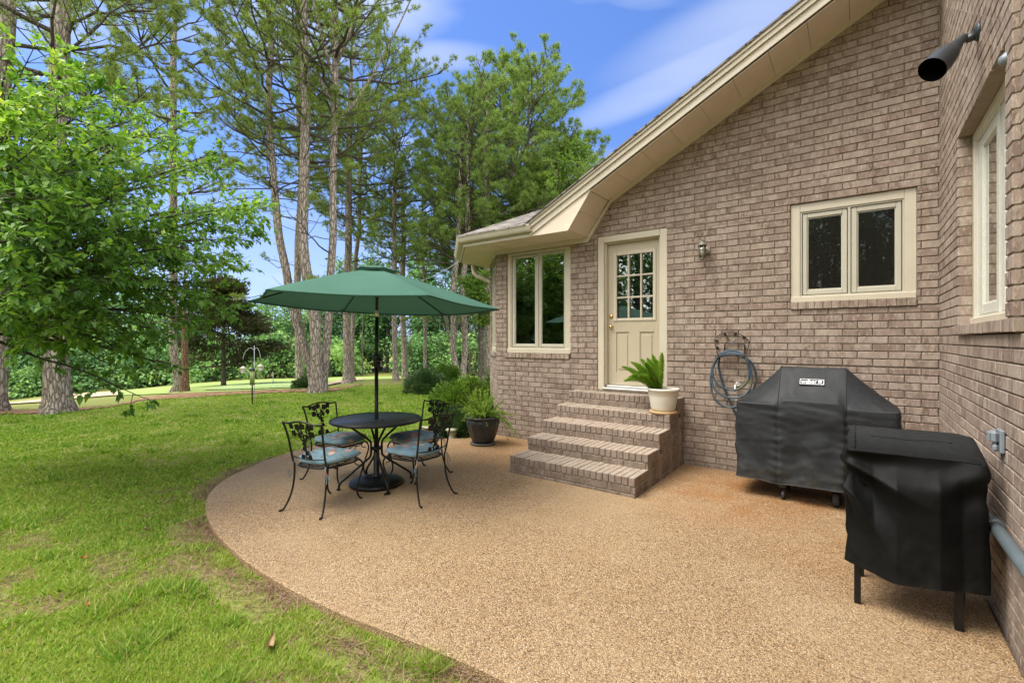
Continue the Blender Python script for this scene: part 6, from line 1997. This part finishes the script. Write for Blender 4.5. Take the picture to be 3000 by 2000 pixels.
# broadleaf tree in fresh green in front of the big pine
def broadleaf(label, ctr, rx, rz, n, seed, mat, leaf=(.10, .20), trunk_r=.10, clumps=40, name='broadleaf_tree', group=None, base=None, tone=.5):
    rg = np.random.default_rng(seed)
    t = thing(name, label, 'tree', group=group)
    ctr = np.array(ctr, float)
    cl = rand_unit(rg, clumps) * (rg.random(clumps) ** .38)[:, None] * np.array([rx, rx, rz]) * .86 + ctr
    i = rg.integers(0, clumps, n); rr = rx * .30
    off = rand_unit(rg, n) * (rg.random(n) ** .45)[:, None] * rr * np.array([1, 1, .7])
    C = cl[i] + off
    D = off + rg.normal(0, .35 * rr, (n, 3)) + np.array([0, 0, -.12 * rr])
    N = np.tile([0, 0, 1.0], (n, 1)) + rg.normal(0, .5, (n, 3))
    L = rg.uniform(leaf[0], leaf[1], n)
    tn = tone + rg.normal(0, .13, n) + .18 * rg.normal(0, 1, clumps)[i]
    V, Fc, ti = leaf_cloud(C, D, N, L, L * .34, tn, rg)
    fast_mesh('crown', V, Fc, M[mat], t, tint=ti)
    tr = Tubes(); b = np.array(base if base is not None else (ctr[0], ctr[1], gz(ctr[0], ctr[1]) - .1), float)
    top = ctr + np.array([0, 0, rz * .5])
    tr.add(bez(b, (b + top) / 2 + np.array([.1, .05, 0]), top, 10), np.linspace(trunk_r, trunk_r * .25, 10), 9)
    for k in range(clumps):
        s = b + (top - b) * rg.uniform(.35, .9)
        tr.add(bez(s, (s + cl[k]) / 2 + np.array([0, 0, .1]), cl[k], 5), np.linspace(trunk_r * .35, .006, 5), 5)
    tr.build('trunk', M['limb'], t)
    return t
c = at_depth(1625, 560, 20.5); broadleaf('bright yellow green broadleaf tree just above the roof slope', c, 1.9, 2.6, 9000, 31, 'bright', tone=.5, clumps=46)
c = at_depth(1430, 650, 20.0); broadleaf('bright green sapling crown left of the bay roof', c, 1.3, 1.6, 5200, 32, 'bright', (.09, .17), clumps=30, tone=.42)
c = at_depth(1405, 870, 17.5); broadleaf('small green tree beside the bay downspout', c, .95, 1.15, 4200, 33, 'bright', (.08, .15), clumps=26, tone=.45)

# shrubs
def shrub(label, p, rx, ry, h, n, seed, mat, leaf, tone=.5, z0=None, up=.5):
    rg = np.random.default_rng(seed)
    z = gz(p[0], p[1]) if z0 is None else z0
    t = thing('shrub', label, 'shrub', (p[0], p[1], z))
    K = 60
    cl = rand_unit(rg, K); cl[:, 2] = np.abs(cl[:, 2]); cl *= (rg.random(K) ** .3)[:, None] * np.array([rx, ry, h * .92])
    i = rg.integers(0, K, n); r = min(rx, h) * .26
    off = rand_unit(rg, n) * (rg.random(n) ** .4)[:, None] * r
    C = cl[i] + off; C[:, 2] = np.maximum(C[:, 2], .02)
    D = C * np.array([1, 1, .6]) * .5 + off * 1.2 + rg.normal(0, .3 * r, (n, 3)) + np.array([0, 0, up * r])
    L = rg.uniform(leaf[0], leaf[1], n)
    V, Fc, ti = leaf_cloud(C, D, rand_unit(rg, n) + np.array([0, 0, 1.0]), L, L * .2, tone + rg.normal(0, .15, n) + .1 * rg.normal(0, 1, K)[i] , rg)
    fast_mesh('foliage', V, Fc, M[mat], t, tint=ti)
    tb = Tubes()
    for k in range(K):
        tb.add(bez(np.array([cl[k][0] * .15, cl[k][1] * .15, -.05]), cl[k] * .5, cl[k], 5), np.linspace(.012, .004, 5), 4)
    tb.build('stems', M['twig'], t)
    return t
shrub('large airy green shrub filling the bed beside the bay', (-5.98, 6.62), .66, .70, 1.0, 13000, 41, 'shrub', (.045, .10), .55)
shrub('tall narrow leaved shrub against the bay wall', (-6.0, 7.7), .62, .75, 1.08, 10000, 42, 'shrub', (.045, .09), .46)
shrub('dark low plant under the big shrub behind the ribbed pot', (-5.62, 5.98), .42, .38, .50, 6000, 43, 'darkshrub', (.03, .06), .35)
p = G(1247, 1150); shrub('round clipped bush standing alone in the lawn', (p.x, p.y), .62, .62, .78, 8000, 44, 'darkshrub', (.05, .09), .55)
p = G(1312, 1142); shrub('loose green bush between the clipped bush and the bed', (p.x, p.y), .55, .55, .95, 6000, 45, 'shrub', (.05, .09), .4)
p = G(893, 1138); shrub('small dark bush tucked against the twin pine foot', (p.x, p.y), .45, .45, .42, 3500, 46, 'darkshrub', (.05, .10), .3)

# ------------------------------------------------------------------ leafy tree at the left
def cherry():
    rg = np.random.default_rng(51)
    t = thing('leafy_tree', 'big bright green leafy tree hanging in from the left foreground', 'tree')
    rootp = np.array(at_depth(-330, 1100, 5.6)); rootp[2] = LZ - .1
    fork = rootp + np.array([.1, .1, 1.75])
    tk = Tubes(); tk.add(bez(rootp, (rootp + fork) / 2, fork, 8), np.linspace(.16, .12, 8), 12)
    tb = Tubes()
    targets = [(20, 190, 4.2), (95, 150, 4.4), (165, 215, 4.7), (280, 270, 5.0), (200, 330, 4.4), (390, 350, 5.2), (330, 420, 4.9), (480, 410, 5.4), (510, 340, 5.8), (590, 480, 5.7), (480, 540, 5.0), (700, 620, 6.2), (610, 620, 5.4), (775, 610, 6.4), (715, 690, 6.2),
               (560, 720, 5.3), (670, 760, 6.0), (630, 830, 5.9), (670, 885, 6.1), (560, 850, 5.4), (450, 700, 4.9), (540, 940, 5.5), (420, 1165, 5.0), (430, 960, 5.2), (150, 960, 4.2), (380, 920, 4.8), (350, 820, 4.6), (330, 1010, 4.9), (450, 1060, 5.2),
               (250, 860, 4.4), (280, 940, 4.6), (160, 860, 4.2), (90, 830, 3.9), (40, 930, 4.0), (365, 1080, 4.9), (20, 860, 3.8), (200, 760, 4.2), (90, 700, 3.8), (30, 560, 3.7), (150, 560, 4.0), (260, 600, 4.4), (370, 600, 4.7), (110, 430, 3.9), (20, 380, 3.7), (220, 470, 4.3), (0, 740, 3.8),
               (80, 300, 4.0), (-60, 300, 4.2), (-100, 600, 4.0), (-80, 800, 4.2), (-150, 450, 4.6)]
    targets += [(px + rg.normal(0, 40), py + rg.normal(0, 35), d + rg.uniform(.5, 2.0)) for px, py, d in targets[3:46] if py < 900]
    # the half of the crown that lies outside the picture
    extra = [(rootp + np.array([math.cos(a) * r, math.sin(a) * r, z])) for a, r, z in zip(rg.uniform(0, 6.28, 12), rg.uniform(.8, 2.0, 12), rg.uniform(2.6, 4.4, 12))]
    ends = [np.array(at_depth(*q)) for q in targets] + [e for e in extra]
    C, D, TN = [], [], []
    for i, e in enumerate(ends):
        e = np.array(e)
        drop = i in (22, 24, 28, 34, 33)
        v = e - fork; L = np.linalg.norm(v)
        p1 = fork + v * .45 + np.array([0, 0, .28 * L * .5]) + rg.normal(0, .12, 3)
        Q = bez(fork, p1, e, 12); Q[1:-1] += rg.normal(0, .03, (10, 3))
        tb.add(Q, np.linspace(.008 + .0065 * L, .0035, 12), 6)
        nt = int(rg.integers(26, 34))
        if i in (22, 34): nt = 7
        for s in range(nt):
            w = rg.uniform(.38, 1.0) ** .8
            k = min(10, int(w * 11)); q = Q[k] * (1 - (w * 11 % 1)) + Q[k + 1] * (w * 11 % 1) if k < 11 else Q[-1]
            ax = Q[min(11, k + 1)] - Q[k]; ax /= np.linalg.norm(ax) + 1e-9
            rd = rand_unit(rg, 1)[0]; rd[2] *= .55
            dd = ax * .8 + rd * .9; dd /= np.linalg.norm(dd)
            l = rg.uniform(.22, .52)
            if s == 0: q = Q[-1]; dd = ax; l = .12
            q2 = q + dd * l + np.array([0, 0, -.06 * l])
            tb.add(bez(q, q + dd * l * .5 + np.array([0, 0, .03]), q2, 4), np.linspace(.0042, .0018, 4), 4)
            nl = int(rg.integers(12, 19))
            f = rg.uniform(.25, 1.0, nl) ** .7
            for j in range(nl):
                c = q + (q2 - q) * f[j]
                ld = dd * rg.uniform(.3, 1.0) + rand_unit(rg, 1)[0] * .75 + np.array([0, 0, -.22])
                C.append(c); D.append(ld); TN.append(0)
    tk.build('trunk', M['limb'], t); tb.build('branches', M['twig'], t)
    C = np.array(C); D = np.array(D); n = len(C)
    L = rg.uniform(.052, .108, n)
    N = np.tile([0, 0, 1.0], (n, 1)) + rg.normal(0, .33, (n, 3))
    # random leaf tone; higher leaves tinted lighter, light from above put in the colour
    mottle = vnoise(C[:, 0] * 1.0 + C[:, 2] * .7, C[:, 1] + C[:, 2], 2.6, 61)
    tone = .37 + rg.normal(0, .14, n) + .36 * (mottle - .5) + .17 * np.clip((C[:, 2] - 1.8) / 2.0, -1, 1)
    V, Fc, ti = leaf_cloud(C + D / (np.linalg.norm(D, axis=1)[:, None]) * .012, D, N, L, L * .27, tone, rg, fold=.07, curl=.22)
    fast_mesh('crown', V, Fc, M['cherry'], t, tint=ti)
    print('leafy tree leaves', n)
cherry()

# ------------------------------------------------------------------ woods beyond the green and behind the photographer
def woods():
    rg = np.random.default_rng(71)
    Cs, Ds, Ns, Ls, Ts = [], [], [], [], []
    tb = Tubes()
    def crown(ctr, rx, rz, n, leaf, tone):
        K = 16
        cl = rand_unit(rg, K) * (rg.random(K) ** .35)[:, None] * np.array([rx, rx, rz]) * .85
        i = rg.integers(0, K, n); r = rx * .36
        off = rand_unit(rg, n) * (rg.random(n) ** .4)[:, None] * r * np.array([1, 1, .75])
        Cs.append(ctr + cl[i] + off); Ds.append(off + rg.normal(0, .4 * r, (n, 3)) + np.array([0, 0, -.1])); Ns.append(rg.normal(0, .5, (n, 3)) + np.array([0, 0, 1.0]))
        Ls.append(rg.uniform(leaf * .6, leaf * 1.3, n)); Ts.append(tone + rg.normal(0, .12, n) + .20 * rg.normal(0, 1, K)[i])
    # beyond the green: understorey in front, taller trees farther back
    for i in range(190):
        px = rg.uniform(-260, 1560); row = i % 3
        d = DW * (1.0 + .10 * row) + rg.uniform(-1.2, 2.5)
        low = row == 0
        h = rg.uniform(2.4, 4.2) if low else rg.uniform(4.2, 7.0) + row * .8
        if 560 < px < 720 and not low: h *= .62
        if px > 960 and not low: h *= 1.75
        if px < 540 and not low: h *= 1.3
        p = np.array(at_depth(px, 1000, d)); zb = gz(p[0], p[1])
        rx = rg.uniform(1.5, 2.6); 
        tone = .46 + rg.normal(0, .18) if low else .36 + rg.normal(0, .17)
        nst = 2 if low else 4
        for s in range(nst):
            crown(np.array([p[0] + rg.normal(0, .7), p[1] + rg.normal(0, .7), zb + h * (.28 + .5 * s / max(1, nst - 1) * (1 if nst > 1 else 0))]), rx * (1.05 - .15 * s), h * .30, 330, .30, tone)
        tb.add(np.array([[p[0], p[1], zb - .2], [p[0] + .1, p[1], zb + h * .5], [p[0], p[1], zb + h * .9]]), np.array([.10, .07, .02]), 5)
    # a few pale stems at the wood's edge
    for i in range(24):
        px = rg.uniform(700, 1440); p = np.array(at_depth(px, 1000, DW - rg.uniform(.5, 2.0))); zb = gz(p[0], p[1])
        tb.add(np.array([[p[0], p[1], zb - .2], [p[0] + rg.normal(0, .15), p[1], zb + 2.5], [p[0] + rg.normal(0, .4), p[1], zb + 5.5]]), np.array([.07, .05, .03]), 5)
    # behind and beside the photographer, seen only in the window glass
    for i in range(150):
        a = R(rg.uniform(184, 338)); r = rg.uniform(17, 25)
        p = np.array([r * math.cos(a), r * math.sin(a)]); h = rg.uniform(6.0, 10.0)
        for s in range(4):
            crown(np.array([p[0] + rg.normal(0, .6), p[1] + rg.normal(0, .6), LZ + h * (.2 + .22 * s)]), rg.uniform(1.4, 2.2), h * .17, 260, .24, .38 + rg.normal(0, .16))
        tb.add(np.array([[p[0], p[1], -.2], [p[0], p[1], h * .9]]), np.array([.18, .05]), 6)
    C = np.concatenate(Cs); D = np.concatenate(Ds); N = np.concatenate(Ns); L = np.concatenate(Ls); T_ = np.concatenate(Ts)
    V, Fc, ti = leaf_cloud(C, D, N, L, L * .36, T_, rg)
    o = fast_mesh('woods', V, Fc, M['woods'], tint=ti)
    tag(o, 'dense green wood of shrubs and trees closing the view beyond the golf green', 'woods', kind='stuff')
    w = tb.build('stems', M['limb'], o)
woods()

# thin cable from the eave to the trees
t = MB(); a = Vector((-6.35, 6.85, 3.18)); b = Vector(at_depth(1163, 800, 19.5))
t.tube([a.lerp(b, k / 12) - Vector((0, 0, .35 * math.sin(math.pi * k / 12))) for k in range(13)], .006, 5)
tag(t.build('overhead_cable', M['wire']), 'thin pale cable running from the bay eave to the pines', 'cable')
